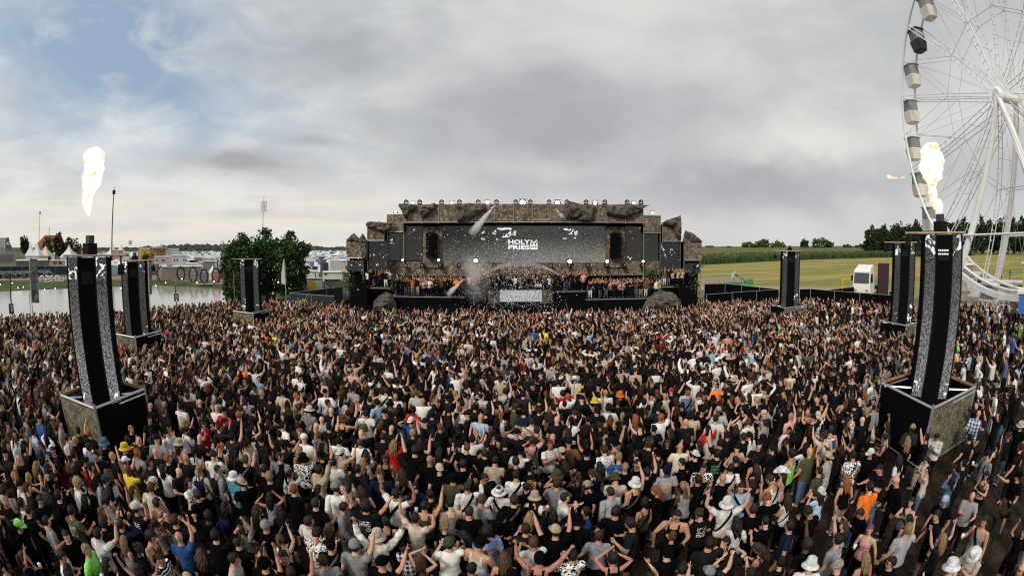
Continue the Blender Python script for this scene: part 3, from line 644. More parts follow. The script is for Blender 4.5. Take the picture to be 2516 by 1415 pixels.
def ferns():
    rr = random.Random(8)
    for i, (px, yt, yb, w_, Y, lab) in enumerate([(858,650,722,34,41.0,'tall green fern bush at the foot of the left stage wing'),(966,664,716,20,40.3,'narrow green fern bush beside the left guest platform'),
                                   (1602,664,690,34,41.2,'low green fern bush behind the guests on the right platform'),(1708,645,722,36,40.8,'tall green fern bush at the right end of the stage')]):
        b = P(px, yb, Y); h = P(px, yt, Y).z - b.z; w__ = SX(px+w_/2, Y)-SX(px-w_/2, Y)
        t = thing('fern_bush', lab, 'plant', b, group='green plants on the stage')
        MB().tube([(0,0,0),(0,0,h*.6)], .05, 6).build('stem', m_bark, t, world=False)
        mb = MB()
        for k in range(60):
            a = rr.uniform(0,6.28); z = h*rr.uniform(.05,.85); l = w__*rr.uniform(.35,.6); d = Vector((math.cos(a), math.sin(a)*.7, 0)); s = Vector((-d.y, d.x, 0))*.12
            p0 = Vector((0,0,z)); p1 = p0+d*l*.6+Vector((0,0,l*.45)); p2 = p0+d*l+Vector((0,0,l*.2))
            mb.quad(p0-s*.3, p0+s*.3, p1+s, p1-s); mb.quad(p1-s, p1+s, p2+s*.2, p2-s*.2)
        mb.build('foliage', LEAF[3], t, world=False)
ferns()
# ------------------------------------------------------------------ speaker towers in their fenced pits, flame projectors
m_camo = M('camo_print', (.17,.155,.10), .9, .1, col2=(.065,.07,.042), scale=4.5, lo=.4, hi=.6, col3=(.36,.33,.25), scale3=13, lo3=.52, hi3=.66)
m_wood = M('timber', (.33,.19,.09), .7, .2, col2=(.22,.12,.06), scale=4, stretch=(1,1,6))
m_led1 = led_mat('tower_screen', (.04,.04,.042), (.37,.36,.35), 20, .40, .66, 1.0, band=[(2,.0,1.0,1.15,.35),(2,.0,.25,.8,1.0)], glyph=[(.86,1.0,2.6,.56),(.0,.12,3.0,.60)])
m_led2 = led_mat('tower_screen_dim', (.02,.02,.02), (.085,.085,.082), 14, .38, .66, 1.0, glyph=[(.86,1.0,2.6,.58),(.02,.30,2.3,.62)])
TOWERS = [  # pit corners (left, front, right) at the fence top, top pixel row, which side carries the print, label, led
    ((150,970),(233,1003),(355,955),632,'L','front left black speaker tower with two static screens inside a fenced pit',m_led1),
    ((283,820),(332,829),(396,812),642,'L','second left speaker tower, standing behind the front left one',m_led2),
    ((574,764),(622,770),(661,760),638,'L','far left speaker tower, the one before the leafy trees',m_led2),
    ((2166,940),(2292,1003),(2396,950),577,'R','front right black speaker tower with two static screens before the big wheel',m_led1),
    ((2163,788),(2227,800),(2262,790),598,'R','second right speaker tower, half hidden by the front right one',m_led2),
    ((1894,748),(1929,757),(1982,750),618,'R','far right speaker tower, the one before the corn field',m_led2)]
PITS = []
FZ = 2.1
def tower(i):
    (l, f, r_, ytop, side, lab, led) = TOWERS[i]
    Lc, Fc, Rc = G(*l, FZ), G(*f, FZ), G(*r_, FZ); Bc = Lc + Rc - Fc
    for q in (Lc, Fc, Rc, Bc): q.z = 0
    c = (Lc + Rc) / 2; c.z = 0; D = c.length; PITS.append((Lc, Fc, Rc, Bc))
    lab_side = lab.split(' speaker')[0] if 'speaker' in lab else lab
    t = thing('speaker_tower', lab, 'speaker tower', c, group='speaker towers in the crowd')
    d = Vector((c.x, c.y, 0)).normalized(); s = Vector((d.y, -d.x, 0))       # d away from the lens, s to the right
    pxc, _ = proj((c.x, c.y, H)); ztop = HP(pxc, ytop, D).z; zb = 1.75
    sg = 1 if side == 'L' else -1
    plan = [(x*.95, y*.95) for x, y in ((-.86,.45),(-.82,-.12),(-.42,-.40),(.24,-.46),(.70,-.22),(.88,.42))]
    pt = lambda q, z, k=1.0: c + s*(q[0]*sg*k) + d*q[1] + Vector((0,0,z))
    def prism(name, a, b, th, m, z0, z1, out=0.0):
        A, B = Vector((a[0], a[1])), Vector((b[0], b[1])); e = (B-A).normalized(); nrm = Vector((e.y, -e.x))*1.0
        if nrm.y > 0 and abs(nrm.x) < .9: nrm = -nrm
        if abs(nrm.x) >= .9 and nrm.x*(A.x+B.x) < 0: nrm = -nrm
        A2, B2 = A + nrm*out, B + nrm*out; A3, B3 = A2 - nrm*th, B2 - nrm*th
        q = [pt(p, z0) for p in (A2, B2, B3, A3)] + [pt(p, z1) for p in (A2, B2, B3, A3)]
        mb = MB(); mb.hexa(q)
        if sg < 0: mb.f = [tuple(reversed(g)) for g in mb.f]
        mb.build(name, m, t)
    core = MB(); cp = plan + [(.55,.85),(-.55,.85)]; core.loft([[pt(q, z, .99) for q in cp] for z in (.15, ztop-.05)]); core.build('column', m_black, t)
    prism('led_strip', plan[1], plan[2], .05, led, zb, ztop, .03); prism('led_strip', plan[3], plan[4], .05, led, zb, ztop, .03)
    for a, b in ((0,1),(2,3),(4,5)): prism('fabric_panel', plan[a], plan[b], .05, m_black, zb-.6, ztop, .045)
    for q in plan: MB().tube([pt((q[0]*1.02,q[1]-.03), .1), pt((q[0]*1.02,q[1]-.03), ztop+.05)], .03, 5).build('corner_post', m_blackm, t)
    # louvred speaker box behind the middle panel's top and the top pipe
    MB().hexa([pt(q, z) for z in (ztop-.85, ztop-.45) for q in ((-.30,-.45),(.15,-.49),(.15,-.41),(-.30,-.37))]).build('grille', M('grille', (.012,.012,.013), .7, .1), t)
    ext = (1.25 if i in (0,1) else -1.25)
    tp = MB().tube([c+s*(-.95)+d*-.35+Vector((0,0,ztop+.06)), c+s*(.95+max(0,ext*.35))+d*-.35+Vector((0,0,ztop+.06))], .04, 6)
    if ext < 0: tp.tube([c+s*-1.45+d*-.35+Vector((0,0,ztop+.07)), c+s*-.9+d*-.35+Vector((0,0,ztop+.07))], .035, 6)
    tp.build('top_pipe', M('weathered_pipe', (.42,.33,.25), .6, .3), t)
    hx = c + s*(1.2 if ext > 0 else -1.35) + d*-.35 + Vector((0,0,ztop-.35))
    MB().tube([hx+Vector((0,0,.12)), hx, hx-Vector((0,0,.2))], [.10,.14,.12], 10).build('side_lamp', m_blackm, t)
    MB().tube([hx+Vector((0,0,.1)), hx+Vector((0,0,.42))], .03, 5).build('lamp_clamp', m_blackm, t)
    if i == 3:
        for a in range(6):
            for b in range(2): MB().ball(pt((-.02-.07*a+.14, -.50), ztop-.52-.12*b), .03, 6, 5).build('lamp', m_lit('pale_lamp', (1,.96,.8), 1.2), t)
    for q in cp[:6:2]: MB().tube([pt(q, 0), pt(q, .3)], .05, 6).build('foot', m_blackm, t)
    # the pit: four fence sides
    pit = thing('tower_pit', f'fence pit of {"pipes and stone print" if True else ""} cloth round the {["front left","second left","far left","front right","second right","far right"][i]} tower', 'fence', Fc, group='fenced pits of the towers')
    cs = [Lc, Fc, Rc, Bc]
    for k in range(4):
        a, b = cs[k], cs[(k+1) % 4]; e = (b-a); n = Vector((e.y, -e.x, 0)).normalized()*.02
        mt = m_camo if (k == (0 if side == 'L' else 1)) else m_black
        m_ = MB().hexa([a+e*.02-n, a+e*.98-n, a+e*.98+n, a+e*.02+n] + [p+Vector((0,0,FZ-.08)) for p in (a+e*.02-n, a+e*.98-n, a+e*.98+n, a+e*.02+n)]); m_.build('cloth_panel', mt, pit)
        up = Vector((0,0,FZ)); top = m_wood if k >= 2 else m_pipe
        MB().tube([a+up, b+up], .05 if k < 2 else .07, 6).build('top_rail', top, pit)
        MB().tube([a, a+Vector((0,0,FZ+.12))], .05, 6).build('corner_post', m_alu, pit)
        MB().tube([a+Vector((0,0,.12))+n*3, b+Vector((0,0,.12))+n*3], .03, 6).build('bottom_rail', m_alu, pit)
    for k in (0, 2):
        a = cs[k]; MB().tube([a+Vector((0,0,FZ-.12)), a.lerp(c, .62)+Vector((0,0,FZ-.12))], .045, 6).build('brace', m_alu, pit)
        b = cs[(k+3) % 4]; MB().tube([a+Vector((0,0,FZ-.16)), a.lerp(b, .55)+Vector((0,0,FZ-.16))], .045, 6).build('brace', m_alu, pit)
    # flame projector on the top
    if i != 2:
        fp = c + d*-.1 + s*(.05*sg) + Vector((0,0,ztop))
        k = 1.0 if i in (0, 3) else .7
        p = thing('flame_projector', f'black flame projector box on top of the {["front left","second left","far left","front right","second right","far right"][i]} tower', 'flame projector', fp, group='flame projectors on the towers')
        MB().box(fp.x-.2*k, fp.x+.2*k, fp.y-.2*k, fp.y+.2*k, ztop+.02, ztop+.45*k).build('box', m_blackm, p)
        MB().box(fp.x-.12*k, fp.x+.12*k, fp.y-.12*k, fp.y+.12*k, ztop+.45*k+.002, ztop+.70*k).build('nozzle', M('nozzle', (.05,.05,.055), .5, .4), p)
    return c, D, ztop
TW = [tower(i) for i in range(6)]
def flame_mat(name, strength, scale, hot=(1,.72,.36)):
    m = bpy.data.materials.new(name); m.use_nodes = True; nt = m.node_tree; N = nt.nodes; L = nt.links
    N.remove(N['Principled BSDF']); out = [n for n in N if n.type == 'OUTPUT_MATERIAL'][0]
    e = N.new('ShaderNodeEmission'); tc = N.new('ShaderNodeTexCoord')
    n = N.new('ShaderNodeTexNoise'); n.inputs['Scale'].default_value = scale; n.inputs['Detail'].default_value = 6; n.inputs['Distortion'].default_value = .8; L.new(tc.outputs['Object'], n.inputs['Vector'])
    r = N.new('ShaderNodeMapRange'); r.inputs[1].default_value = .38; r.inputs[2].default_value = .62; r.inputs[4].default_value = strength; L.new(n.outputs['Fac'], r.inputs[0]); L.new(r.outputs[0], e.inputs['Strength'])
    cr = N.new('ShaderNodeValToRGB'); cr.color_ramp.elements[0].position = .42; cr.color_ramp.elements[0].color = (hot[0], hot[1]*.55, hot[2]*.3, 1); cr.color_ramp.elements[1].position = .58; cr.color_ramp.elements[1].color = (1, hot[1]*1.15, hot[2]*1.6, 1); L.new(n.outputs['Fac'], cr.inputs[0]); L.new(cr.outputs[0], e.inputs['Color'])
    ab = N.new('ShaderNodeVolumeAbsorption'); ab.inputs['Density'].default_value = 1.2; ab.inputs['Color'].default_value = (.25,.18,.1,1); ad = N.new('ShaderNodeAddShader'); L.new(e.outputs[0], ad.inputs[0]); L.new(ab.outputs[0], ad.inputs[1])
    L.new(ad.outputs[0], out.inputs['Volume']); return m
def flame(prof, D, label, strength=13.0, mat=None, seed=0):
    mb = MB(); rings = []; n = 26; prof = [tuple(p[j]+(q[j]-p[j])*k/3 for j in range(3)) for p, q in zip(prof, prof[1:]) for k in range(3)] + [prof[-1]]
    for (x, y, w_) in prof:
        p = HP(x, y, D); r_ = w_/2/F*D; s = Vector((p.y, -p.x, 0)).normalized(); d = Vector((p.x, p.y, 0)).normalized(); ring = []
        for j in range(n):
            a = 2*math.pi*j/n; k = 1+.32*noise.noise(Vector((math.cos(a)*1.3+seed, math.sin(a)*1.3, p.z*2.6)))+.20*noise.noise(Vector((math.cos(a)*3+seed, math.sin(a)*3, p.z*6)))
            ring.append(p + s*math.cos(a)*r_*k + d*math.sin(a)*r_*k + Vector((0,0,.1*noise.noise(Vector((a*1.5, p.z*3, seed))))))
        rings.append(ring)
    mb.loft(rings); return mb.build('flame', mat or flame_mat('flame', strength, 3.2), smooth=True, vol=True, label=label, cat='flame')
flame([(232,364,18),(232,370,36),(232,380,50),(231,395,56),(230,412,54),(227,430,50),(225,446,46),(222,458,40),(220,470,28),(217,484,24),(214,496,28),(214,508,22),(217,520,13),(217,530,6)], TW[0][1], 'white hot gas flame rising over the front left tower', seed=1)
flame([(2288,351,16),(2287,358,40),(2287,370,52),(2287,388,56),(2289,408,58),(2290,424,54),(2290,438,46),(2290,448,28),(2291,462,18),(2292,478,22),(2298,492,24),(2303,506,26),(2305,520,18),(2306,534,9),(2306,546,5)], TW[3][1], 'white and yellow gas flame above the front right tower, before the wheel', seed=5)
m_wisp = flame_mat('flame_wisp', 9.0, 4.0, (1,.55,.28))
flame([(2180,430,5),(2185,433,12),(2191,437,18),(2197,439,20),(2203,437,24),(2209,438,30),(2215,437,24),(2221,435,6)], TW[3][1], 'small orange wisp of flame drifting left of the wheel', mat=m_wisp, seed=9)

# ------------------------------------------------------------------ the big wheel
ORD += ['nineteenth','twentieth','twenty first','twenty second','twenty third']
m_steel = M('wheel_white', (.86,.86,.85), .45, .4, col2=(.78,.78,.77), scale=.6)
m_dsteel = M('wheel_grey_steel', (.35,.34,.32), .5, .4)  # plain grey steel of the wheel's cables
m_glass = M('dark_glass', (.24,.25,.255), .12, .7)
m_cream = M('gondola_shell', (.82,.79,.74), .5, .4, col2=(.74,.71,.66), scale=1.5)
m_navy = M('gondola_navy', (.012,.02,.028), .4, .5)
def wheel():
    LL = 53.0; C = Vector((0,0,H)) + ray(2474, 241)*LL; Rr = .343*LL; psi = R(12.9)
    u = Vector((math.sin(psi), math.cos(psi), 0)); n = Vector((math.cos(psi), -math.sin(psi), 0)); Z = Vector((0,0,1))
    base = Vector((C.x, C.y, 0)); t = thing('ferris_wheel', 'giant white ferris wheel with truss spokes on slanted legs at the right edge', 'ferris wheel', base)
    pos = lambda a, r_, o: C + (u*math.cos(a) + Z*math.sin(a))*r_ + n*o
    hw = 1.25; a0 = R(45.4); da = R(15)
    for o in (-hw, hw):
        for rr_, tr in ((Rr+.15, .18),):
            mb = MB(); rings = []
            for k in range(97):
                a = 2*math.pi*k/96; ring = []
                for j in range(6): q = 2*math.pi*j/6; ring.append(pos(a, rr_+tr*math.cos(q), o+tr*math.sin(q)))
                rings.append(ring)
            mb.loft(rings, caps=False); mb.build('rim', m_steel, t, smooth=True)
    for k in range(12):                                   # twelve ladder trusses
        a = a0 + 2*da*k + da*0; mb = MB()
        for o in (-1, 1):
            for dr in (-1, 1):
                e1 = pos(a, Rr, o*hw); e0 = pos(a + dr*.16, 1.6, o*1.5); e1b = pos(a + dr*.012, Rr, o*hw); mb.tube([e0, pos(a+dr*.035, Rr*.5, o*1.0), e1b], .065, 5)
            for j in range(3, 17):
                f = j/18; w0 = pos(a-.16*(1-f)**2*.6-.03*(1-f), Rr*f, o*(1.5-.25*f)); w1 = pos(a+.16*(1-f)**2*.6+.03*(1-f), Rr*f, o*(1.5-.25*f)); mb.tube([w0, w1], .045, 4)
        for j in (6, 9, 12, 18): mb.tube([pos(a, Rr*j/18, -1.2), pos(a, Rr*j/18, 1.2)], .04, 4)
        mb.build('spoke', m_steel, t)
        b = a + da; mb = MB()
        for o in (-1, 1): mb.tube([pos(b, Rr, o*hw), pos(a, Rr*.5, o*1.1)], .022, 4); mb.tube([pos(b, Rr, o*hw), pos(a+2*da, Rr*.5, o*1.1)], .022, 4); mb.tube([pos(a, Rr*.5, o*1.1), pos(a+2*da, Rr*.5, o*1.1)], .03, 4); mb.tube([pos(b, Rr, o*hw), pos(b, 1.5, o*1.6)], .014, 4)
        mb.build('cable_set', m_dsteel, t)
    for k in range(24): MB().tube([pos(a0+da*k, Rr+.15, -hw), pos(a0+da*k, Rr+.15, hw)], .07, 6).build('axle', m_steel, t)
    MB().tube([C-n*1.9, C+n*1.9], .55, 14).build('hub', m_steel, t)
    for o in (-1, 1): MB().tube([C+n*o*1.9, C+n*o*2.2], [.85,.6], 14).build('hub_cap', m_steel, t)
    for o in (-1, 1):
        for q in (-1, 1):
            foot = base + u*q*8.2 + n*o*4.6
            MB().tube([C+n*o*1.9, foot], [.33,.44], 10).build('leg', m_steel, t)
            lad = MB(); ofs = u*q*.9
            for e in (-.3,.3): lad.tube([C+n*o*2.3-Z*2+ofs*.3+n*e, foot+ofs*1.4+n*e+Z*.5], .035, 4)
            for j in range(4, 30):
                f = j/32; p = (C+n*o*2.3-Z*2+ofs*.3).lerp(foot+ofs*1.4+Z*.5, f); lad.tube([p-n*.3, p+n*.3], .022, 4)
            if o < 0: lad.build('ladder', m_steel, t)
        mid0 = (C+n*o*2.2).lerp(base+u*9.5+n*o*5.2, .62); mid1 = (C+n*o*2.2).lerp(base-u*9.5+n*o*5.2, .62)
        MB().tube([mid0, mid1], .12, 6).build('cross_bar', m_steel, t)
        st_ = MB()
        for q in (-1,1): st_.tube([C+n*o*2.5, base+u*q*12.5+n*o*9], .03, 4)
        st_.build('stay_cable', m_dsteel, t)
    MB().tube([base+u*9.5-n*5.2+Z*.3, base+u*9.5+n*5.2+Z*.3], .35, 8).build('foot_beam', m_steel, t)
    MB().tube([base-u*9.5-n*5.2+Z*.3, base-u*9.5+n*5.2+Z*.3], .35, 8).build('foot_beam', m_steel, t)
    for o in (-1, 1): MB().tube([base+u*9.5+n*o*5.2+Z*.3, base-u*9.5+n*o*5.2+Z*.3], .35, 8).build('foot_beam', m_steel, t)
    # broad white guard rail curving round the lowest part of the rim
    mb = MB(); rings = []
    for k in range(41):
        a = R(-128) + R(80)*k/40; rings.append([pos(a, Rr+r_, o) for r_, o in ((1.0,-2.4),(1.0,-1.9),(.45,-1.9),(.45,-2.4))])
    mb.loft(rings).build('guard_rail', m_steel, t)
    # gondolas
    M2 = Matrix((u, n, Z)).transposed()                    # local x along the wheel, y across it
    def gond(k):
        a = a0 - da*k; p = pos(a, Rr+.15, 0); ang = math.atan2(u.y, u.x)
        lab = 'dark navy gondola, the only dark one of the big wheel' if k == 0 else f'white wheel gondola, {ORD[k-1]} along the rim below the dark one'
        g = thing('gondola', lab, 'gondola', p, ang, group='gondolas of the big wheel'); g.scale = (1.12,)*3; sh = m_navy if k == 0 else m_cream
        def rb(z0, z1, x0, x1, y0, y1, ch=.25):
            ring = lambda z, X, Y: [(-X+ch,-Y,z),(X-ch,-Y,z),(X,-Y+ch,z),(X,Y-ch,z),(X-ch,Y,z),(-X+ch,Y,z),(-X,Y-ch,z),(-X,-Y+ch,z)]
            return MB().loft([ring(z0, x0, y0), ring(z1, x1, y1)])
        mb = MB(); ring = lambda z, X, Y, ch=.22: [(-X+ch,-Y,z),(X-ch,-Y,z),(X,-Y+ch,z),(X,Y-ch,z),(X-ch,Y,z),(-X+ch,Y,z),(-X,Y-ch,z),(-X,-Y+ch,z)]
        mb.loft([ring(-3.05,.55,.45), ring(-2.9,.78,.68), ring(-1.75,.95,.85), ring(-1.68,.92,.82)]).build('tub', sh, g, world=False)
        MB().loft([ring(-1.679,.86,.76), ring(-.42,.84,.74)]).build('glazing', m_glass, g, world=False)
        for x, y in ((-.86,-.5),(-.86,.5),(.86,-.5),(.86,.5),(-.5,-.78),(.5,-.78),(-.5,.78),(.5,.78),(0,-.79),(0,.79)): MB().tube([(x,y,-1.75),(x*.98,y*.98,-.38)], .035, 4).build('window_post', sh if k == 0 else M('post_grey', (.28,.28,.27), .5, .4), g, world=False)
        MB().loft([ring(-.42,.98,.88), ring(-.30,.98,.88), ring(-.18,.7,.6)]).build('roof', M('roof_white', (.75,.73,.68), .5, .4) if k else m_navy, g, world=False)
        MB().tube([(0,-.5,-.2),(0,0,.02),(0,.5,-.2)], .05, 5).build('hanger', m_steel, g, world=False)
        if k == 0:
            MB().box(-.05,.55,-.885,-.83,-2.6,-1.85).build('sign_panel', M('sign_cream', (.7,.6,.5), .6), g, world=False)
    for k in range(24): gond(k)
    return base, u, n
WB, WU, WN = wheel()
# ------------------------------------------------------------------ right side: fences, truck, machines, wheel booths
def C_(name, c, rough=.6, **k): return M(name, c, rough, .3, **k)
m_red = C_('red_paint', (.42,.03,.025)); m_yel = C_('yellow_paint', (.72,.45,.03)); m_blue = C_('blue_paint', (.05,.16,.42)); m_green = C_('green_paint', (.04,.27,.08)); m_teal = C_('fence_green', (.012,.032,.034), .85)
m_tyre = C_('tyre', (.015,.015,.015), .9); m_cloth = M('white_canvas', (.74,.74,.75), .8, .2, col2=(.66,.67,.69), scale=.8); m_beige = C_('beige_paint', (.55,.47,.36)); m_fglass = M('fair_glass', (.05,.06,.065), .12, .7)
def fence(name, label, px, z, mat, h=2.0, grp=None, posts=True):
    pts = [G(x, y, z) for x, y in px]
    t = thing(name, label, 'fence', (pts[0].x, pts[0].y, 0), group=grp)
    for a, b in zip(pts, pts[1:]):
        L_ = (b-a).length; n = max(1, round(L_/3.5))
        for i in range(n):
            p, q = a.lerp(b, i/n), a.lerp(b, (i+1)/n); e = (q-p).normalized(); nn = Vector((e.y,-e.x,0))*.015; p = p+e*.05; q = q-e*.05
            lo = [Vector((v.x, v.y, max(.02, z-h))) for v in (p-nn, q-nn, q+nn, p+nn)]
            MB().hexa(lo + [Vector((v.x, v.y, z)) for v in lo]).build('fence_panel', mat, t)
            pp = p-e*.05; MB().tube([(pp.x,pp.y,0),(pp.x,pp.y,z+.06)], .035, 5).build('post', m_pipe, t)
            MB().tube([Vector((p.x,p.y,z+.02)), Vector((q.x,q.y,z+.02))], .022, 4).build('top_rail', m_pipe, t)
    return t
fence('site_fence', 'black cloth site fence from the stage right end to the far right tower, nearer line', [(1736,724),(1799,719),(1914,711)], 2.0, m_black)
fence('site_fence', 'black cloth site fence behind the aluminium stack right of the stage, farther line', [(1731,698),(1782,697),(1914,711)], 2.0, m_black)
fence('site_fence', 'black cloth site fence running right from the far right tower towards the truck', [(1965,711),(1992,710),(2113,720),(2210,727)], 2.0, m_black)
fence('site_fence', 'short black cloth fence angling up to the white truck', [(2039,712),(2099,705)], 2.0, m_black)
fence('site_fence', 'dark green fence climbing to the left end of the stage', [(712,720),(842,704)], 2.0, m_teal)
fence('site_fence', 'dark green fence nearest the crowd, left of the stage stairs', [(712,720.5),(822,728)], 2.0, m_teal)
fence('site_fence', 'dark cloth fence behind the trees at the end of the pond', [(615,690),(672,682),(758,683)], 2.2, m_black)
fence('site_fence', 'long dark green fence behind the row of parked cars', [(-120,662),(0,655),(110,654),(165,654)], 2.2, m_teal)
def wheel_parts(t, x, y, r=.5, w_=.28):
    for sx in x:
        for s in (-1, 1):
            o = MB().tube([(sx, s*y-w_/2*s, r), (sx, s*y+w_/2*s, r)], r, 14).build('wheel', m_tyre, t, world=False)
            MB().tube([(sx, s*(y+w_/2+.005), r), (sx, s*(y+w_/2+.02), r)], r*.55, 10).build('rim', m_alu, o, world=False)
def truck():
    p = G(2128, 727); ang = math.atan2(-p.y, -p.x) - R(16)
    t = thing('truck', 'white truck cab with a dark windscreen parked behind the fence', 'truck', p, ang); t.scale = (1.15,)*3
    S = lambda x, zb, zt, w0, w1: [(x,-w0,zb),(x,w0,zb),(x,w1,zt),(x,-w1,zt)]
    MB().loft([S(2.55,.55,1.3,1.1,1.12), S(2.5,.5,2.0,1.2,1.18), S(2.3,.5,3.1,1.22,1.12), S(1.9,.5,3.45,1.22,1.05), S(.6,.5,3.85,1.22,1.0), S(.2,.5,3.8,1.22,1.0)]).build('cab', m_white, t, smooth=False, world=False)
    MB().hexa([(2.56,-1.02,1.75),(2.56,1.02,1.75),(2.40,1.0,2.95),(2.40,-1.0,2.95),(2.60,-1.02,1.75),(2.60,1.02,1.75),(2.44,1.0,2.95),(2.44,-1.0,2.95)]).build('windscreen', m_fglass, t, world=False)
    for s in (-1, 1):
        MB().hexa([(1.3,s*1.225,1.8),(2.25,s*1.225,1.8),(2.1,s*1.15,2.8),(1.3,s*1.15,2.8),(1.3,s*1.245,1.8),(2.25,s*1.245,1.8),(2.1,s*1.17,2.8),(1.3,s*1.17,2.8)]).build('side_window', m_fglass, t, world=False)
        MB().box(2.3,2.5,s*1.35-.1,s*1.35+.1,2.0,2.6).build('mirror', m_blackm, t, world=False)
        MB().box(2.55,2.6,s*.8-.2,s*.8+.2,.8,1.0).build('headlight', m_alu, t, world=False)
    MB().box(2.53,2.62,-1.15,1.15,.45,.7).build('bumper', m_grey, t, world=False)
    MB().box(-5,.15,-.5,.5,.6,1.0).build('chassis', m_blackm, t, world=False)
    wheel_parts(t, (1.6,-2.4,-3.6), 1.05)
    q = G(2168, 728); c = thing('stage_crate', 'tall dark purple container standing upright beside the white truck', 'container', q, ang+R(20))
    MB().box(-.7,.7,-.8,.8,.0,4.6).build('body', M('purple_paint', (.035,.012,.03), .6, .3), c, world=False)
    for x in (-.4,0,.4): MB().box(x-.05,x+.05,-.83,-.8,.2,4.4).build('rib', M('purple_paint', (.035,.012,.03)), c, world=False)
    q = G(2194, 724); c = thing('loader_crane', 'rusty red folded loader crane right of the purple container', 'crane', q)
    MB().tube([(0,0,0),(0,0,2.6)], .14, 8).build('mast', M('rust', (.16,.05,.035), .8), c, world=False); MB().tube([(0,0,2.6),(.9,.2,1.2)], .09, 8).build('arm', M('rust', (.16,.05,.035)), c, world=False); MB().box(-.5,.5,-.4,.4,0,.4).build('base', m_blackm, c, world=False)
    q = G(2083, 722); c = thing('timber_frame', 'yellow timber frame left of the white truck', 'frame', q)
    for x in (-1.3,1.3): MB().box(x-.08,x+.08,-.08,.08,0,2.1).build('post', m_yel, c, world=False)
    MB().box(-1.6,1.6,-.1,.1,2.1,2.25).build('beam', m_yel, c, world=False)
truck()
def stacks():
    t = thing('scaffold_stack', 'low stack of aluminium scaffold frames behind the fence right of the stage', 'scaffold', G(1795, 722))
    a, b = G(1740, 724), G(1850, 717); e = (b-a); n = Vector((-e.y, e.x, 0)).normalized()
    for k in range(9):
        mb = MB(); p0, p1 = a.lerp(b, k/9), a.lerp(b, (k+.93)/9)
        for z in (.5, 1.0, 1.7, 2.15): mb.tube([p0+Vector((0,0,z))+n*1.2, p1+Vector((0,0,z))+n*1.2], .035, 5)
        for f in (0,.33,.66,1): q = p0.lerp(p1, f); mb.tube([q+n*1.2+Vector((0,0,.0)), q+n*1.2+Vector((0,0,2.15))], .035, 5); mb.tube([q+n*1.2+Vector((0,0,2.15)), q+n*3.2+Vector((0,0,2.15))], .03, 5)
        mb.build('scaffold_frame', m_alu, t)
    p = G(1803, 714); t = thing('boom_lift', 'small bright green boom lift parked on the gravel right of the stage', 'boom lift', p, R(20))
    MB().box(-1.3,1.3,-.8,.8,.5,1.3).build('chassis', m_green, t, world=False); wheel_parts(t, (-.9,.9), .8, .45)
    MB().tube([(-.6,0,1.3),(-.2,0,2.6),(.2,0,2.9)], .28, 8).build('turret', m_alu, t, world=False); MB().tube([(0,0,2.7),(3.4,0,1.2)], .16, 6).build('boom', m_green, t, world=False)
    MB().box(3.2,4.4,-.6,.6,.7,.8).box(3.2,3.25,-.6,.6,.8,1.6).box(4.35,4.4,-.6,.6,.8,1.6).build('basket', m_green, t, world=False)
stacks()
def wheel_site():
    Dw = 64
    t = thing('ticket_booth', 'white ticket booth with windows at the foot of the big wheel', 'booth', HP(2400,718,Dw)*Vector((1,1,0)) if False else G(2400, 724))
    MB().fbox(2377, 676, 2416, 728, Dw, 3.5).build('cabin', m_white, t)
    for x in (2383, 2400): MB().fbox(x, 686, x+13, 704, Dw-.05, .04).build('window', m_fglass, t)
    MB().fbox(2374, 672, 2419, 676, Dw-.4, 4.4).build('roof', m_white, t)
    t = thing('wheel_deck', 'long white boarding building with dark windows under the big wheel', 'building', G(2470, 726))
    MB().fbox(2420, 712, 2560, 735, Dw+2, 6).build('deck', m_white, t); MB().fbox(2420, 697, 2560, 711.5, Dw+5, 3).build('window_band', m_fglass, t)
    for x in range(2424, 2560, 18): MB().fbox(x, 697, x+1.6, 711.5, Dw+4.8, .1).build('mullion', m_white, t)
    MB().fbox(2418, 694.5, 2562, 697, Dw+3.5, 5).build('roof', m_white, t)
    for i, (a, b) in enumerate((((2372,752),(2440,742)),((2440,742),(2500,752)),((2395,775),(2470,768)),((2470,768),(2516,782)))):
        A, B = G(*a), G(*b); n = 6; r_ = thing('queue_railing', f'white tubular queue railing below the wheel, {ORD[i]} from the booth', 'railing', A, group='white queue railings')
        for k in range(n+1): p = A.lerp(B, k/n); MB().tube([p, p+Vector((0,0,1.1))], .035, 5).build('post', m_white, r_)
        for z in (.4,.75,1.1): MB().tube([A+Vector((0,0,z)), B+Vector((0,0,z))], .035, 5).build('rail', m_white, r_)
    t = thing('yellow_stall', 'bright yellow stall wall at the far right edge under the wheel', 'stall', G(2530, 716)); MB().fbox(2511, 648, 2560, 716, 62, 3).build('wall', m_yel, t); MB().fbox(2509, 645, 2562, 648, 61.6, 3.8).build('roof', m_white, t)
    t = thing('blue_container', 'blue and white container at the far right edge beside the queue', 'container', G(2530, 772)); MB().fbox(2500, 722, 2560, 770, 46, 3).build('body', m_blue, t); MB().fbox(2500, 716, 2560, 721.5, 45.9, 3.2).build('lid', m_white, t)
    for i, x in enumerate((2460, 2481)):
        p = G(x, 690); t = thing('dark_post', f'dark marker post on the gravel road seen through the wheel, {ORD[i]} from the left', 'post', p); MB().tube([(0,0,0),(0,0,1.6)], .12, 6).ball((0,0,1.75), .2).build('pillar', m_blackm, t, world=False)
wheel_site()

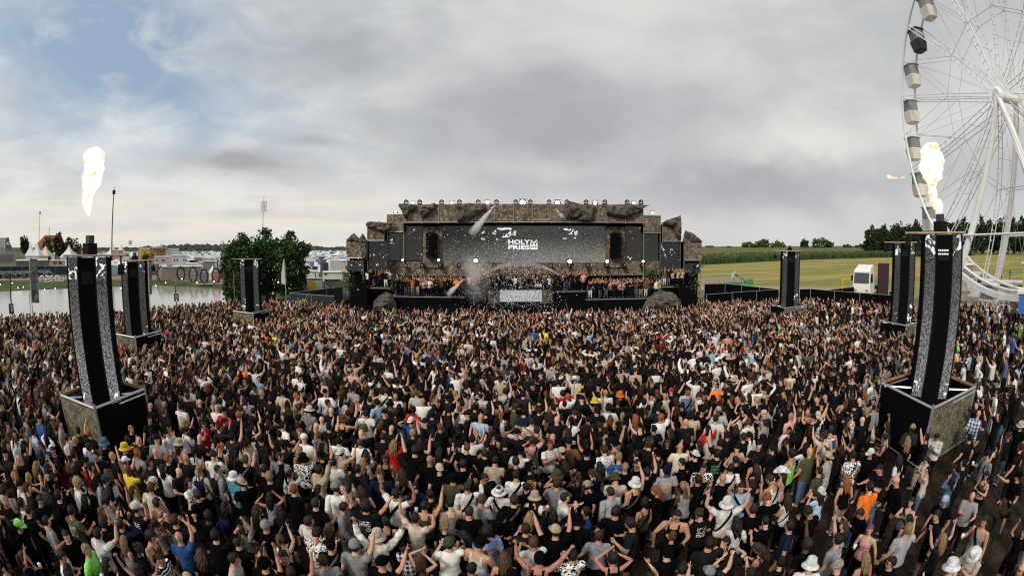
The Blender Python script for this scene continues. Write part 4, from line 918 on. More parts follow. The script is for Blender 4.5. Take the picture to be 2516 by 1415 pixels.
# ------------------------------------------------------------------ left side: cars, stalls, tents, trailers, masts, banners
def car_proto():
    t = thing('parked_car', 'x', 'car', (0,0,0), group='dark cars parked behind the pond')
    S = lambda x, zb, zt, w0, w1: [(x,-w0,zb),(x,w0,zb),(x,w1,zt),(x,-w1,zt)]
    m = M('dark_car_paint', (.012,.018,.03), .25, .6)
    MB().loft([S(2.2,.35,.65,.75,.7), S(2.1,.28,.8,.86,.82), S(1.0,.25,.98,.9,.86), S(-1.9,.25,1.02,.9,.86), S(-2.25,.35,.98,.84,.8)]).build('body', m, t, world=False)
    MB().loft([S(1.05,.96,1.0,.84,.82), S(.45,.99,1.48,.84,.66), S(-1.3,1.0,1.52,.84,.66), S(-2.1,1.0,1.06,.82,.78)]).build('cabin_glass', m_fglass, t, world=False)
    MB().box(-1.3,.4,-.62,.62,1.5,1.54).build('roof', m, t, world=False)
    for s in (-1,1): MB().box(2.1,2.2,s*.6-.15,s*.6+.15,.58,.72).build('headlight', m_alu, t, world=False)
    MB().box(2.2,2.22,-.26,.26,.4,.52).build('number_plate', m_white, t, world=False)
    wheel_parts(t, (-1.35,1.35), .78, .33, .2); return t
cp = car_proto(); cars = [(-14,683),(6,683),(27,682.5),(49,682),(68,681.5),(101,680),(116,679)]
cl = ['dark blue parked car at the very left edge of the pond path','dark parked car second from the left edge behind the pond','dark parked car third from the left edge, bonnet towards the water','dark parked car directly left of the patterned banner','dark parked car half hidden behind the patterned banner','dark parked car directly right of the patterned banner','rightmost dark parked car before the green fence']
for i, (x, y) in enumerate(cars):
    o = cp if i == 0 else copy_tree(cp); p = G(x, y); o.location = p; o.rotation_euler = (0, 0, math.atan2(-p.y, -p.x) + R(42 + 4*math.sin(i*2.3))); o['label'] = cl[i]
def pagoda(label, cx, yt, yb, wpx, D, mat=None, walls=True, grp='white pagoda tents across the pond'):
    D *= DS; b = HP(cx, yb, D); zb = max(0.0, b.z if b.z < 3 else 0); base = Vector((b.x, b.y, 0)); w_ = wpx/F*D; h = HP(cx, yt, D).z
    t = thing('pagoda_tent', label, 'tent', base, math.atan2(b.y, b.x)+R(60), group=grp); e = h*.5
    ring = lambda z, r_: [(-r_,-r_,z),(r_,-r_,z),(r_,r_,z),(-r_,r_,z)]
    MB().loft([ring(e, w_*.5), ring(e+(h-e)*.22, w_*.36), ring(e+(h-e)*.5, w_*.19), ring(e+(h-e)*.8, w_*.07), ring(h, .03)]).build('roof', mat or m_cloth, t, world=False)
    MB().loft([ring(e-.35, w_*.505), ring(e+.02, w_*.505)], caps=False).build('valance', mat or m_cloth, t, world=False)
    for x in (-1,1):
        for y in (-1,1): MB().tube([(x*w_*.48,y*w_*.48,0),(x*w_*.48,y*w_*.48,e)], .06, 5).build('pole', m_alu, t, world=False)
    if walls: MB().box(-w_*.47,w_*.47,w_*.44,w_*.46,0,e-.3).build('back_wall', mat or m_cloth, t, world=False)
m_peach = M('peach_canvas', (.68,.55,.45), .8, .2)
for a in [('tall white pagoda tent with two neighbours right of the small dark tree',76,596,634,22,190),('white pagoda tent with a high peak left of the red roof',92,596,636,24,188),('peach coloured pagoda tent below the red roofed house',112,603,624,30,215,m_peach),
          ('small white tent left of three behind the peach tent',132,602,616,15,260),('small white tent in the middle of three behind the peach tent',145,603,616,15,260),('small white tent right of three behind the peach tent',158,603,616,15,262),
          ('large white tent just left of the front left tower',170,603,630,34,185),('white tent top peeking over the front left tower edge',185,603,618,18,250),
          ('white spire tent left of two beside the tall dark mast',277,599,630,30,170),('white spire tent right of two beside the tall dark mast',297,599,628,30,172),
          ('white pagoda tent over the far camp near the stage',832,616,632,22,280),('white tent peak rising behind the middle bar arches',418,646,668,26,112),('white triangular tent beside the grey box truck',523,651,673,18,110)]: pagoda(*a)
def background():
    # house with the red roof
    D = 265; t = thing('house', 'long house with a red tiled roof behind the tents at far left', 'house', HP(125,625,D)*1.0 if False else G(125, 634))
    Dh = D*DS; a, b = HP(88, 622, Dh), HP(160, 622, Dh); e = (b-a).normalized(); n = Vector((-e.y, e.x, 0)); n = n if n.dot(a) > 0 else -n; W = (b-a).length
    a.z = 0; zr, ze = HP(125, 577, Dh).z, HP(125, 604, Dh).z; up = Vector((0,0,1))
    MB().hexa([a, a+e*W, a+e*W+n*11, a+n*11] + [p+up*ze for p in (a, a+e*W, a+e*W+n*11, a+n*11)]).build('wall', m_beige, t)
    m_tile = M('red_tiles', (.26,.075,.05), .9, .1, col2=(.34,.14,.10), scale=.6)
    r0, r1 = a+n*5.5+e*5+up*zr, a+n*5.5+e*(W-2)+up*zr; q = [a-e*.5-n*.6+up*ze, a+e*(W+.5)-n*.6+up*ze, a+e*(W+.5)+n*11.6+up*ze, a-e*.5+n*11.6+up*ze]
    mb = MB(); mb.quad(q[0], q[1], r1, r0); mb.quad(q[2], q[3], r0, r1); i = len(mb.v); mb.v += [tuple(q[3]), tuple(q[0]), tuple(r0), tuple(q[1]), tuple(q[2]), tuple(r1)]; mb.f += [(i,i+1,i+2),(i+3,i+4,i+5)]; mb.m += [0,0]; mb.build('roof', m_tile, t)
    for k in range(5): MB().fbox(96+k*13, 609, 100+k*13, 616, D-.1, .05).build('window', m_fglass, t)
    MB().tube([r0.lerp(r1,.25), r0.lerp(r1,.25)+up*3.5], .15, 5).build('roof_cross', m_blackm, t)
    # striped tower ride
    t = thing('fairground_tower', 'grey striped fairground tower with a blue curved sign at the left edge', 'fairground ride', G(10, 660))
    for k in range(8): MB().fbox(-20+k*4.6, 584, -16+k*4.6, 625, 200, 5).build('tower_strip', M('grey_strip', (.33,.35,.36), .6) if k % 2 else M('pale_strip', (.5,.52,.53), .6), t)
    MB().fbox(-20, 625, 34, 645, 199, 6).build('base', M('base_grey', (.2,.22,.24), .7), t)
    pts = [HP(x, y, 198.5*DS) for x, y in ((16,584),(22,584),(24,596),(28,604),(31,612),(16,612))]; mb = MB(); i0 = len(mb.v); mb.v += [tuple(p) for p in pts]; mb.v += [tuple(p*1.004) for p in pts]; mb.f += [tuple(range(6)), tuple(reversed(range(6,12)))] + [(k, (k+1) % 6, 6+(k+1) % 6, 6+k) for k in range(6)]; mb.m += [0]*8; mb.build('sign', m_blue, t)
    MB().tube([HP(17,601,198*DS), HP(20,598,198*DS), HP(23,603,198*DS)], .5, 5).build('sign_emblem', m_yel, t)
    def box(name, label, cat, x0, y0, x1, y1, D, depth, mat, extra=None, grp=None):
        g = thing(name, label, cat, HP((x0+x1)/2, y1, D*DS), group=grp)
        MB().fbox(x0, y0, x1, y1, D, depth).build('body', mat, g)
        MB().fbox(x0-.6, y0-1.2, x1+.6, y0, D-.2, depth+.4).build('roof', m_white, g)
        for (a0, b0, a1, b1, mm) in (extra or []): MB().fbox(a0, b0, a1, b1, D-.06, .05).build('front_panel', mm, g)
        return g
    m_or = M('poster_orange', (.34,.16,.07), .6, .3, col2=(.12,.06,.04), scale=.5, col3=(.55,.38,.15), scale3=.9); m_wg = C_('white_grey', (.62,.62,.61)); m_pk = C_('pale_pink', (.62,.5,.48)); m_dk = C_('dark_slate', (.05,.055,.06)); m_mg = C_('mid_grey', (.24,.25,.26))
    box('show_trailer', 'long trailer with an orange brown picture side across the pond', 'trailer', 339, 609, 410, 640, 165, 4, m_or, [(341,610,345,638,m_wg)])
    box('yellow_truck', 'yellow box truck in front of the long picture trailer', 'truck', 343, 612, 368, 648, 152, 3, m_yel, [(344,614,346,632,m_wg),(362,616,367,624,m_beige)])
    g = box('white_trailer', 'white trailer with dark red lettering right of the picture trailer', 'trailer', 411, 612, 440, 640, 166, 4, m_wg)
    box('white_van', 'white van front beside the tents left of the picture trailer', 'van', 303, 621, 318, 646, 150, 3, m_white, [(305,624,316,629,m_fglass)])
    box('red_stall', 'red striped stall with a wavy roof edge beside the spire tents', 'stall', 277, 615, 303, 650, 158, 3, M('red_stripe', (.40,.13,.09), .7, .2, col2=(.65,.55,.5), scale=.9))
    box('site_office', 'white flat roofed site office with small dark windows behind the arches', 'building', 421, 628, 460, 652, 135, 5, m_wg, [(427,636,430,642,m_fglass),(434,636,437,642,m_fglass),(450,637,453,641,m_fglass),(455,637,458,641,m_fglass)])
    box('caravan', 'long pale pink caravan behind the second patterned banner', 'caravan', 380, 631, 420, 650, 138, 4, m_pk, [(384,638,388,642,m_fglass),(398,638,404,642,m_fglass)])
    box('container', 'pair of beige site cabins above the grey box truck', 'cabin', 476, 633, 498, 655, 140, 4, m_beige); box('container', 'white and dark cabin with small windows behind the grey box truck', 'cabin', 499, 634, 528, 652, 142, 4, m_wg, [(502,638,526,640,m_teal),(510,641,513,645,m_fglass),(516,641,519,645,m_fglass)])
    box('box_truck', 'tall grey box truck behind the bar arches nearest the trees', 'truck', 500, 642, 533, 680, 118, 4, m_mg, [(529,644,533,676,m_wg)]); box('container', 'white container left of the grey box truck', 'container', 487, 645, 499.5, 680, 119, 4, m_wg); box('container', 'low white container behind the right bar arches', 'container', 457, 648, 486, 668, 122, 4, m_wg)
    box('stall', 'pale stall with red signs between the box truck and the trees', 'stall', 536, 648, 549, 676, 116, 3, m_pk, [(538,652,545,656,m_red),(540,660,546,664,m_red)])
    box('marquee', 'long white marquee roof behind the row of bar arches', 'marquee', 398, 655, 496, 690, 109, 4, C_('marquee_front', (.30,.26,.23)))
    box('container', 'white toilet container row between trees and stage', 'container', 738, 667, 783, 690, 95, 3, m_wg, [(774,671,776,684,m_dk)]); box('container', 'white container with a dark logo nearest the stage left end', 'container', 793, 669, 842, 692, 92, 3, m_wg, [(797,672,803,676,m_dk)])
    box('container', 'beige container row below the far camp left of the stage', 'container', 792, 650, 842, 660, 150, 4, m_beige); box('red_van', 'small red vehicle below the far camp between trees and stage', 'vehicle', 768, 652, 783, 662, 150, 4, m_red, [(770,654,774,657,m_fglass)])
    box('stall', 'pink and white striped stall against the left end of the stage', 'stall', 838, 641, 851, 668, 90, 3, M('red_stripe2', (.55,.3,.26), .7, .2, col2=(.7,.66,.62), scale=1.6)); box('grey_wall', 'plain grey partition wall just left of the stage', 'partition', 797, 686, 841, 712, 66, .3, C_('partition', (.22,.205,.18)))
    box('gate_screen', 'white framed gate with a bright yellow banner left of the stage', 'gate', 755, 684, 792, 712, 68, .3, m_wg, [(756,691,774,710,m_yel)]); box('white_trailer', 'pink and white food trailer right of the white tents at far left', 'trailer', 122, 640, 160, 654, 160, 4, m_pk, [(130,643,140,649,m_red),(144,643,152,649,m_dk)])
    box('marquee', 'large dark grey dome tent roof in front of the fairground crowd', 'marquee', 40, 640, 118, 656, 165, 8, C_('dome_grey', (.15,.16,.17)))
    # the far camp: countless tents and vehicles
    mb = MB(); rr = random.Random(17)
    for k in range(2600):
        px = rr.choice([rr.uniform(380,560), rr.uniform(720,860), rr.uniform(180,420)]); D = rr.uniform(170, 520) if px > 540 else rr.uniform(190, 480); D *= DS; p = HP(px, 620, D); w_, h = rr.uniform(1.2,3.2), rr.uniform(1.2,2.8); a = rr.uniform(0,3.1); cs, sn = math.cos(a)*w_, math.sin(a)*w_; x, y = p.x, p.y
        i = len(mb.v); m = rr.choice([0,0,0,1,1,2,3,4]); mb.v += [(x-cs,y-sn,0),(x+sn,y-cs,0),(x+cs,y+sn,0),(x-sn,y+cs,0),(x-cs*.5,y-sn*.5,h),(x+cs*.5,y+sn*.5,h)]; mb.f += [(i,i+1,i+4),(i+1,i+2,i+5,i+4),(i+2,i+3,i+5),(i+3,i,i+4,i+5)]; mb.m += [m]*4
    for k in range(560):                          # nearer clutter: vans, crates, awnings
        px = rr.choice([rr.uniform(330,560), rr.uniform(200,330), rr.uniform(735,850)]); D = rr.uniform(132, 210)*DS; p = HP(px, 620, D); a = rr.uniform(0,3.1); w_, d_, h = rr.uniform(.8,3.2), rr.uniform(.6,1.4), rr.uniform(1.4,3.3); mb.box(-w_,w_,-d_,d_,0,h,rr.choice([0,0,0,1,2,2,3,4,4,6] + [5]*(k % 9 == 0)),mat=Matrix.Translation((p.x,p.y,0)) @ Matrix.Rotation(a,4,'Z'))
    mb.build('far_camp', [m_cloth, C_('tent_pale_blue', (.42,.5,.58)), C_('tent_dark', (.05,.06,.07)), C_('tent_blue', (.08,.14,.25)), C_('tent_grey', (.3,.31,.31)), m_red, m_beige], kind='stuff', label='sea of small pale camping tents and vehicles below the wooded ridge', cat='camp')
    # bar arches
    L_ = [(396,657,689,'leftmost bark arch of the row of bar stalls across the pond'),(418,653,688,'pale second bark arch of the row of bar stalls'),(445,657,690,'third bark arch with three tufts in the row of bar stalls'),(475,657,693,'fourth bark arch with green tufts in the row of bar stalls'),(502,663,695,'fifth bark arch with a dark blue stall behind'),(531,661,695,'rightmost bark arch with a red stall behind, nearest the trees')]
    cols = [(.62,.45,.42),(.62,.58,.5),(.6,.36,.25),(.4,.36,.34),(.25,.28,.33),(.6,.2,.12)]
    m_bk = M('arch_bark', (.035,.035,.028), .9, .1, col2=(.07,.07,.05), scale=2)
    for k, (cx, yt, yb, lab) in enumerate(L_):
        D = Dg(cx, yb); b = G(cx, yb); t = thing('bar_arch', lab, 'arch', b, group='bark arches of the bar stalls'); h = HP(cx, yt, D).z; r_ = 9.5/F*D; s = Vector((b.y, -b.x, 0)).normalized(); up = Vector((0,0,1)); pts = []
        for j in range(19): a = R(-55 + 290*j/18); pts.append(b + s*math.cos(a)*r_ + up*(h*.53 + math.sin(a)*h*.47 if True else 0))
        pts = [b + s*(r_*.55) ] + pts + [b - s*(r_*.55)]
        MB().tube(pts, [.16+.09*abs(noise.noise(p*.9)) for p in pts], 7).build('arch_tube', m_bk, t)
        for j in (-1,0,1): q = b+up*h*.97+s*j*r_*.45-up*abs(j)*h*.06; MB().tube([q, q+up*.55+s*j*.15], [.2,.05], 6).build('tuft', m_bk, t)
        g = thing('bar_stall', f'striped bar counter stall behind the {["leftmost","second","third","fourth","fifth","rightmost"][k]} bark arch', 'stall', b*1.03, group='bar stalls across the pond'); d = Vector((b.x,b.y,0)).normalized()
        for j in range(5):
            z0, z1 = h*.76*j/5+.05, h*.76*(j+.93)/5+.05; q = [b+d*2.2-s*r_*1.15, b+d*2.2+s*r_*1.15, b+d*2.35+s*r_*1.15, b+d*2.35-s*r_*1.15]
            MB().hexa([p+up*z0 for p in q]+[p+up*z1 for p in q]).build('board', C_(f'stall_{k}_{j%2}', tuple(c*(1 if j % 2 else .72) for c in cols[k]), .8), g)
        MB().hexa([p+up*(h*.77+.05) for p in q]+[p+up*(h*.77+.2) for p in q]).build('sign_board', m_cloth, g)
    # white standing letters on the far bank, seen from behind
    glyphs = {'n': [(0,0,0,1),(0,1,1,1),(1,1,1,0)], 's': [(0,1,1,1),(1,1,1,.5),(1,.5,0,.5),(0,.5,0,0),(0,0,1,0)], 'e': [(0,0,0,1),(0,1,.8,1),(0,.5,.7,.5),(0,0,.9,0)], 'o': [(0,0,0,1),(0,1,1,1),(1,1,1,0),(1,0,0,0)], 'u': [(0,1,0,0),(0,0,1,0),(1,0,1,1)]}
    for k, (ch, x, yt, yb) in enumerate([('n',99,680,694),('s',112,680,694),('e',123,680,693),('o',136,679.5,692),('u',147,680,692)]):
        D = Dg(x+5, yb); A, B = HP(x, yb, D), HP(x+9, yb, D); h = HP(x+5, yt, D).z; t = thing('standing_letter', f'white standing letter on the pond bank, {ORD[k]} from the left of its word', 'letter', G(x+5, yb), group='white letters on the pond bank'); mb = MB()
        for (u0, v0, u1, v1) in glyphs[ch]:
            p, q = A.lerp(B, u0), A.lerp(B, u1); p.z = .1+h*v0; q.z = .1+h*v1; mb.tube([p, q], .16, 4)
        mb.build('stroke', m_white, t)
    # masts
    for (x, yt, yb, D, r_, lab, m, top) in ((275,470,640,150,.22,'tall thin dark mast with an antenna left of the second tower',m_blackm,'a'),(645,497,690,90,.09,'tall grey mast with a pale lamp cluster above the trees',m_grey,'c'),(96,522,630,230,.16,'thin grey mast above the white tents at far left',m_grey,'a'),(545,594,640,160,.10,'red and white mast left of the leafy trees',m_wg,'a'),(393,607,650,150,.12,'dark lamp post with a round lamp before the picture trailer',m_blackm,'b'),(319,594,640,150,.06,'thin grey pole with a small flag beside the spire tents',m_grey,'a')):
        D *= DS; b = HP(x, yb, D); b.z = 0; h = HP(x, yt, D).z; t = thing('mast', lab, 'mast', b); MB().tube([(0,0,0),(.2,0,h)], [r_, r_*.6], 7).build('pole', m, t, world=False)
        if top == 'a': MB().tube([(.2,0,h),(.2,0,h+D*.010)], r_*.35, 5).build('antenna', m, t, world=False); MB().box(-.2,.6,-.3,.3,h-.8,h+.3).build('head_unit', m, t, world=False)
        if top == 'b': MB().ball((.2,0,h+.4), .7, 10, 8).build('lamp', m_white, t, world=False)
        if top == 'c':
            for j in range(4): MB().box(.2-.55+.3*j,.2-.33+.3*j,-.12,.12,h-1.7,h+.2).build('lamp_panel', m_wg, t, world=False)
            MB().tube([(.2,0,h),(.2,0,h+1.1)], .05, 5).build('antenna', m, t, world=False)
    # banners and flags
    m_ban = M('banner_print', (.27,.27,.235), .85, .1, col2=(.08,.085,.075), scale=1.6, col3=(.36,.36,.33), scale3=2.6)
    for (q, D, lab, pole) in (([(73,637),(92,638),(97,744),(76,744)], 41, 'tall grey patterned banner hanging over the pond at far left', (75,770)), ([(366,642),(374,642),(374,722),(367,724)], 42, 'narrow grey patterned banner right of the second left tower', (366,770))):
        b = G(pole[0], pole[1]+40); D = Dg(pole[0], pole[1]+35); t = thing('banner', lab, 'banner', G(pole[0], pole[1]+35)); pts = [HP(x, y, D) for x, y in q]; d = Vector((pts[0].x, pts[0].y, 0)).normalized()*.03
        mb = MB(); n = 10; rings = []
        for j in range(n+1):
            f = j/n; l, r_ = pts[3].lerp(pts[0], f), pts[2].lerp(pts[1], f); wv = d*(2.2*math.sin(f*7)); rings.append([l+wv, r_-wv, r_-wv+d, l+wv+d])
        mb.loft(rings); mb.build('cloth', m_ban, t); g = HP(pole[0]-2, 635, D); MB().tube([Vector((g.x,g.y,0)), g], .05, 6).build('pole', m_beige, t); MB().tube([pts[0], pts[1]], .04, 5).build('top_bar', m_blackm, t)
    D = 44.5*DS; t = thing('feather_flag', 'tall white feather flag before the tree nearest the stage', 'flag', HP(700,760,D)*Vector((1,1,0)) if False else G(700, 788)); rows = [(697,636,698),(695,645,699),(694,655,700),(692,668,700),(691,680,701),(691,690,702),(692,697,702),(700,699,702)]; mb = MB(); d = Vector((.02,.04,0))
    mb.loft([[HP(a,y,D), HP(b,y,D), HP(b,y,D)+d, HP(a,y,D)+d] for a, y, b in rows]); mb.build('cloth', m_cloth, t); g = HP(703, 720, D); MB().tube([Vector((g.x,g.y,0)), HP(701,690,D), HP(698,636,D)], .04, 5).build('pole', m_grey, t)
    for (x, y0, y1, y2, D, lab) in ((29,682,746,771,40,'blue sign with a white figure hanging on a thin pole at far left'),(434,700,722,740,43,'dark sign with white marks on a thin pole before the pond')):
        D *= DS; b = HP(x, y2, D); t = thing('pole_sign', lab, 'sign', Vector((b.x,b.y,0))); MB().tube([Vector((b.x,b.y,0)), HP(x-4, y0, D)], .035, 5).build('pole', m_blackm, t); MB().fbox(x-6, y1, x+6, y2, (D-.1)/DS, .08).build('board', M('sign_blue', (.03,.06,.10), .6), t)
        for yy, w_ in ((y1+4,4.2),(y1+9,3.0)): MB().fbox(x-w_, yy, x+w_, yy+2.6, (D-.13)/DS, .03).build('sign_mark', m_wg, t)
        MB().ball(HP(x, y1+17, D-.14), (.10,.03,.10), 8, 6).build('sign_figure', m_wg, t)
    # string lights round the water
    m_bulb = m_lit('bulb', (1,.93,.8), 5)
    for k, (posts, lab) in enumerate([([(-60,676),(23,684),(70,690),(160,692)],'string of white bulbs along the left part of the far bank'),([(260,690),(345,688),(431,676),(574,672),(727,676)],'string of white bulbs from the bar arches to the leafy trees')]):
        t = thing('string_light', lab, 'string light', HP(*posts[0], 74)*Vector((1,1,0)) if False else G(posts[0][0], posts[0][1]+30))
        for (a, b) in zip(posts, posts[1:]):
            A, B = HP(*a, DS*(72 if a[0] < 500 else 55)), HP(*b, DS*(72 if b[0] < 500 else 55)); n = 7
            pts = [A.lerp(B, j/n) - Vector((0,0,.9*math.sin(math.pi*j/n))) for j in range(n+1)]; MB().tube(pts, .015, 4).build('cable', m_blackm, t)
            for p in pts[1:-1:2]: MB().ball(p-Vector((0,0,.12)), .075, 8, 6).build('bulb', m_bulb, t)
            MB().tube([Vector((A.x,A.y,0)), A], .06, 5).build('post', m_wood, t)
    p = G(503, 703); t = thing('rowing_boat', 'small pale rowing boat moored at the far bank below the arches', 'boat', p, R(30)); MB().loft([[(-1.9,0,.35),(-1.85,.15,.3),(-1.85,-.15,.3)],[(-.8,-.55,.42),(-.8,.55,.42),(-.8,0,.0)],[(.9,-.55,.42),(.9,.55,.42),(.9,0,.0)],[(1.7,-.35,.4),(1.7,.35,.4),(1.7,0,.1)]]).build('hull', m_beige, t, world=False); MB().box(-.2,.1,-.5,.5,.36,.42).build('thwart', m_wood, t, world=False)
background()
# ------------------------------------------------------------------ people
CLR = dict(black=(.0045,.0045,.005), charcoal=(.016,.016,.018), white=(.74,.74,.72), cream=(.62,.55,.45), grey=(.27,.27,.28), lightgrey=(.45,.45,.46), navy=(.008,.014,.035), blue=(.03,.09,.25), turquoise=(.06,.30,.42), lightblue=(.33,.47,.64),
    red=(.45,.02,.02), brown=(.14,.07,.035), beige=(.48,.38,.27), olive=(.07,.075,.035), green=(.03,.18,.06), neon=(.28,.80,.16), yellow=(.75,.58,.06), orange=(.85,.20,.03), pink=(.62,.34,.31), teal=(.02,.08,.085), camo=(.075,.08,.05), denim=(.10,.17,.28), maroon=(.12,.01,.02))
HAIR = dict(dark=(.010,.007,.005), brown=(.034,.019,.011), lightbrown=(.09,.05,.026), blond=(.32,.21,.10), ginger=(.28,.09,.03), grey=(.3,.29,.28), pink=(.30,.06,.13))
SKIN = [(.58,.335,.235),(.52,.29,.19),(.43,.23,.15),(.62,.385,.28),(.33,.17,.11),(.09,.045,.03)]
SKW = [.3,.3,.17,.17,.04,.02]
m_skin = M('skin', (1,1,1), .55, .35, objcol=True, col2=(.86,.80,.78), scale=18)
m_eye = M('eye_dark', (.02,.015,.012), .4, .4); m_lip = M('lip', (.32,.11,.09), .5, .35)
m_cl = M('cloth', (1,1,1), .95, .04, objcol=True, col2=(.62,.62,.64), scale=7, bump=1.0, bscale=6, bdist=.035)
m_hr = M('hair', (1,1,1), .55, .3, objcol=True, col2=(.45,.42,.4), scale=7, lo=.38, hi=.62, stretch=(9,9,1), bump=.8, bscale=22, bdist=.01)
m_shoe = M('shoe', (1,1,1), .6, .3, objcol=True)
m_sung = M('sunglass', (.01,.01,.011), .15, .6)
def pat_mat(name, kind, ink=(.8,.8,.78)):
    m = bpy.data.materials.new(name); m.use_nodes = True; N = m.node_tree.nodes; L = m.node_tree.links; b = N['Principled BSDF']; b.inputs['Roughness'].default_value = .92; b.inputs['Specular IOR Level'].default_value = .12
    oi = N.new('ShaderNodeObjectInfo'); tc = N.new('ShaderNodeTexCoord'); sp = N.new('ShaderNodeSeparateXYZ'); L.new(tc.outputs['Object'], sp.inputs[0])
    def mt(op, a, b_=None):
        n = N.new('ShaderNodeMath'); n.operation = op
        for i, v in enumerate((a, b_)):
            if v is None: continue
            if isinstance(v, (int, float)): n.inputs[i].default_value = v
            else: L.new(v, n.inputs[i])
        return n.outputs[0]
    X, Y, Z = sp.outputs
    def nz(s, d=0.0):
        n = N.new('ShaderNodeTexNoise'); n.inputs['Scale'].default_value = s; n.inputs['Detail'].default_value = 3; n.inputs['Distortion'].default_value = d; L.new(tc.outputs['Object'], n.inputs['Vector']); return n.outputs['Fac']
    if kind == 'stripe': f = mt('GREATER_THAN', mt('SINE', mt('MULTIPLY', Z, 90.0)), .25)
    elif kind == 'plaid': f = mt('MULTIPLY', mt('ADD', mt('GREATER_THAN', mt('SINE', mt('MULTIPLY', Z, 55.0)), 0.0), mt('GREATER_THAN', mt('SINE', mt('MULTIPLY', X, 55.0)), 0.0)), .5)
    elif kind == 'print': f = mt('GREATER_THAN', nz(17, 1.0), .5)
    elif kind == 'flower': f = mt('GREATER_THAN', nz(24, .6), .47)
    else:
        box = mt('MULTIPLY', mt('LESS_THAN', mt('ABSOLUTE', X), .115), mt('MULTIPLY', mt('GREATER_THAN', Z, 1.12), mt('LESS_THAN', Z, 1.36)))
        rows = mt('GREATER_THAN', mt('SINE', mt('MULTIPLY', Z, 150.0)), -.2)
        f = mt('MULTIPLY', mt('MULTIPLY', box, mt('LESS_THAN', Y, -.03)), mt('MULTIPLY', rows, mt('GREATER_THAN', nz(42), .5)))
    x = N.new('ShaderNodeMix'); x.data_type = 'RGBA'; x.inputs[7].default_value = (*ink, 1); L.new(oi.outputs['Color'], x.inputs[6]); L.new(f, x.inputs[0]); L.new(x.outputs[2], b.inputs['Base Color']); return m
PAT = dict(stripe=pat_mat('cloth_stripe','stripe'), plaid=pat_mat('cloth_plaid','plaid'), print=pat_mat('cloth_print','print'), flower=pat_mat('cloth_flower','flower',(.18,.28,.5)),
           gfx=pat_mat('cloth_back_print','gfx'), gfxo=pat_mat('cloth_orange_print','gfx',(.85,.42,.06)), gfxg=pat_mat('cloth_green_print','gfx',(.1,.45,.2)))
ARM = dict(down=((.07,-.03,-.29),(.09,.06,-.53)), fold=((.06,.04,-.28),(-.10,.25,-.20)), cup=((.08,.0,-.28),(.03,.25,-.17)), phone=((.05,.10,-.26),(-.08,.32,-.07)), up=((.14,.08,.24),(.10,.14,.50)), upwide=((.21,.05,.19),(.28,.10,.45)),
           upfwd=((.08,.20,.17),(.06,.36,.40)), head=((.24,.02,.12),(.02,.02,.27)), over=((.17,.06,.22),(-.10,.10,.42)), fist=((.15,.14,-.10),(.14,.26,.12)), point=((.08,.24,.06),(.06,.48,.20)), clap=((.10,.16,-.18),(-.13,.34,-.02)), ear=((.12,.08,-.24),(-.05,.13,.10)))
POSE = dict(down=('down','down'), fold=('fold','fold'), cup=('cup','down'), phone=('phone','phone'), up=('up','down'), upwide=('upwide','upwide'), over=('over','over'), head=('head','head'), fist=('fist','down'), point=('point','down'), clap=('clap','clap'), upfwd=('upfwd','upfwd'), upcup=('up','cup'), film=('upfwd','down'), ear=('ear','cup'))
POSE_TXT = dict(down='arms lowered', fold='hands folded in front', cup='one hand held at the chest', phone='both hands on a phone', up='one arm straight up', upwide='both arms raised wide', over='arms crossed overhead', head='hands on the head', fist='one fist at the face', point='one arm pointing ahead', clap='clapping hands', upfwd='both arms stretched up forward', upcup='one arm up, other bent', film='one arm raised forward', ear='phone held to the ear')
def V3(*a): return Vector(a)
def seg_dist(Pts, a, b):
    a, b = np.array(a), np.array(b); ab = b-a; t = np.clip(((Pts-a)@ab)/max(ab@ab,1e-9), 0, 1); return np.linalg.norm(Pts-(a+t[:,None]*ab), axis=1), t
_pose = {}
VARP = ('down','cup','fold','up','upwide','fist')
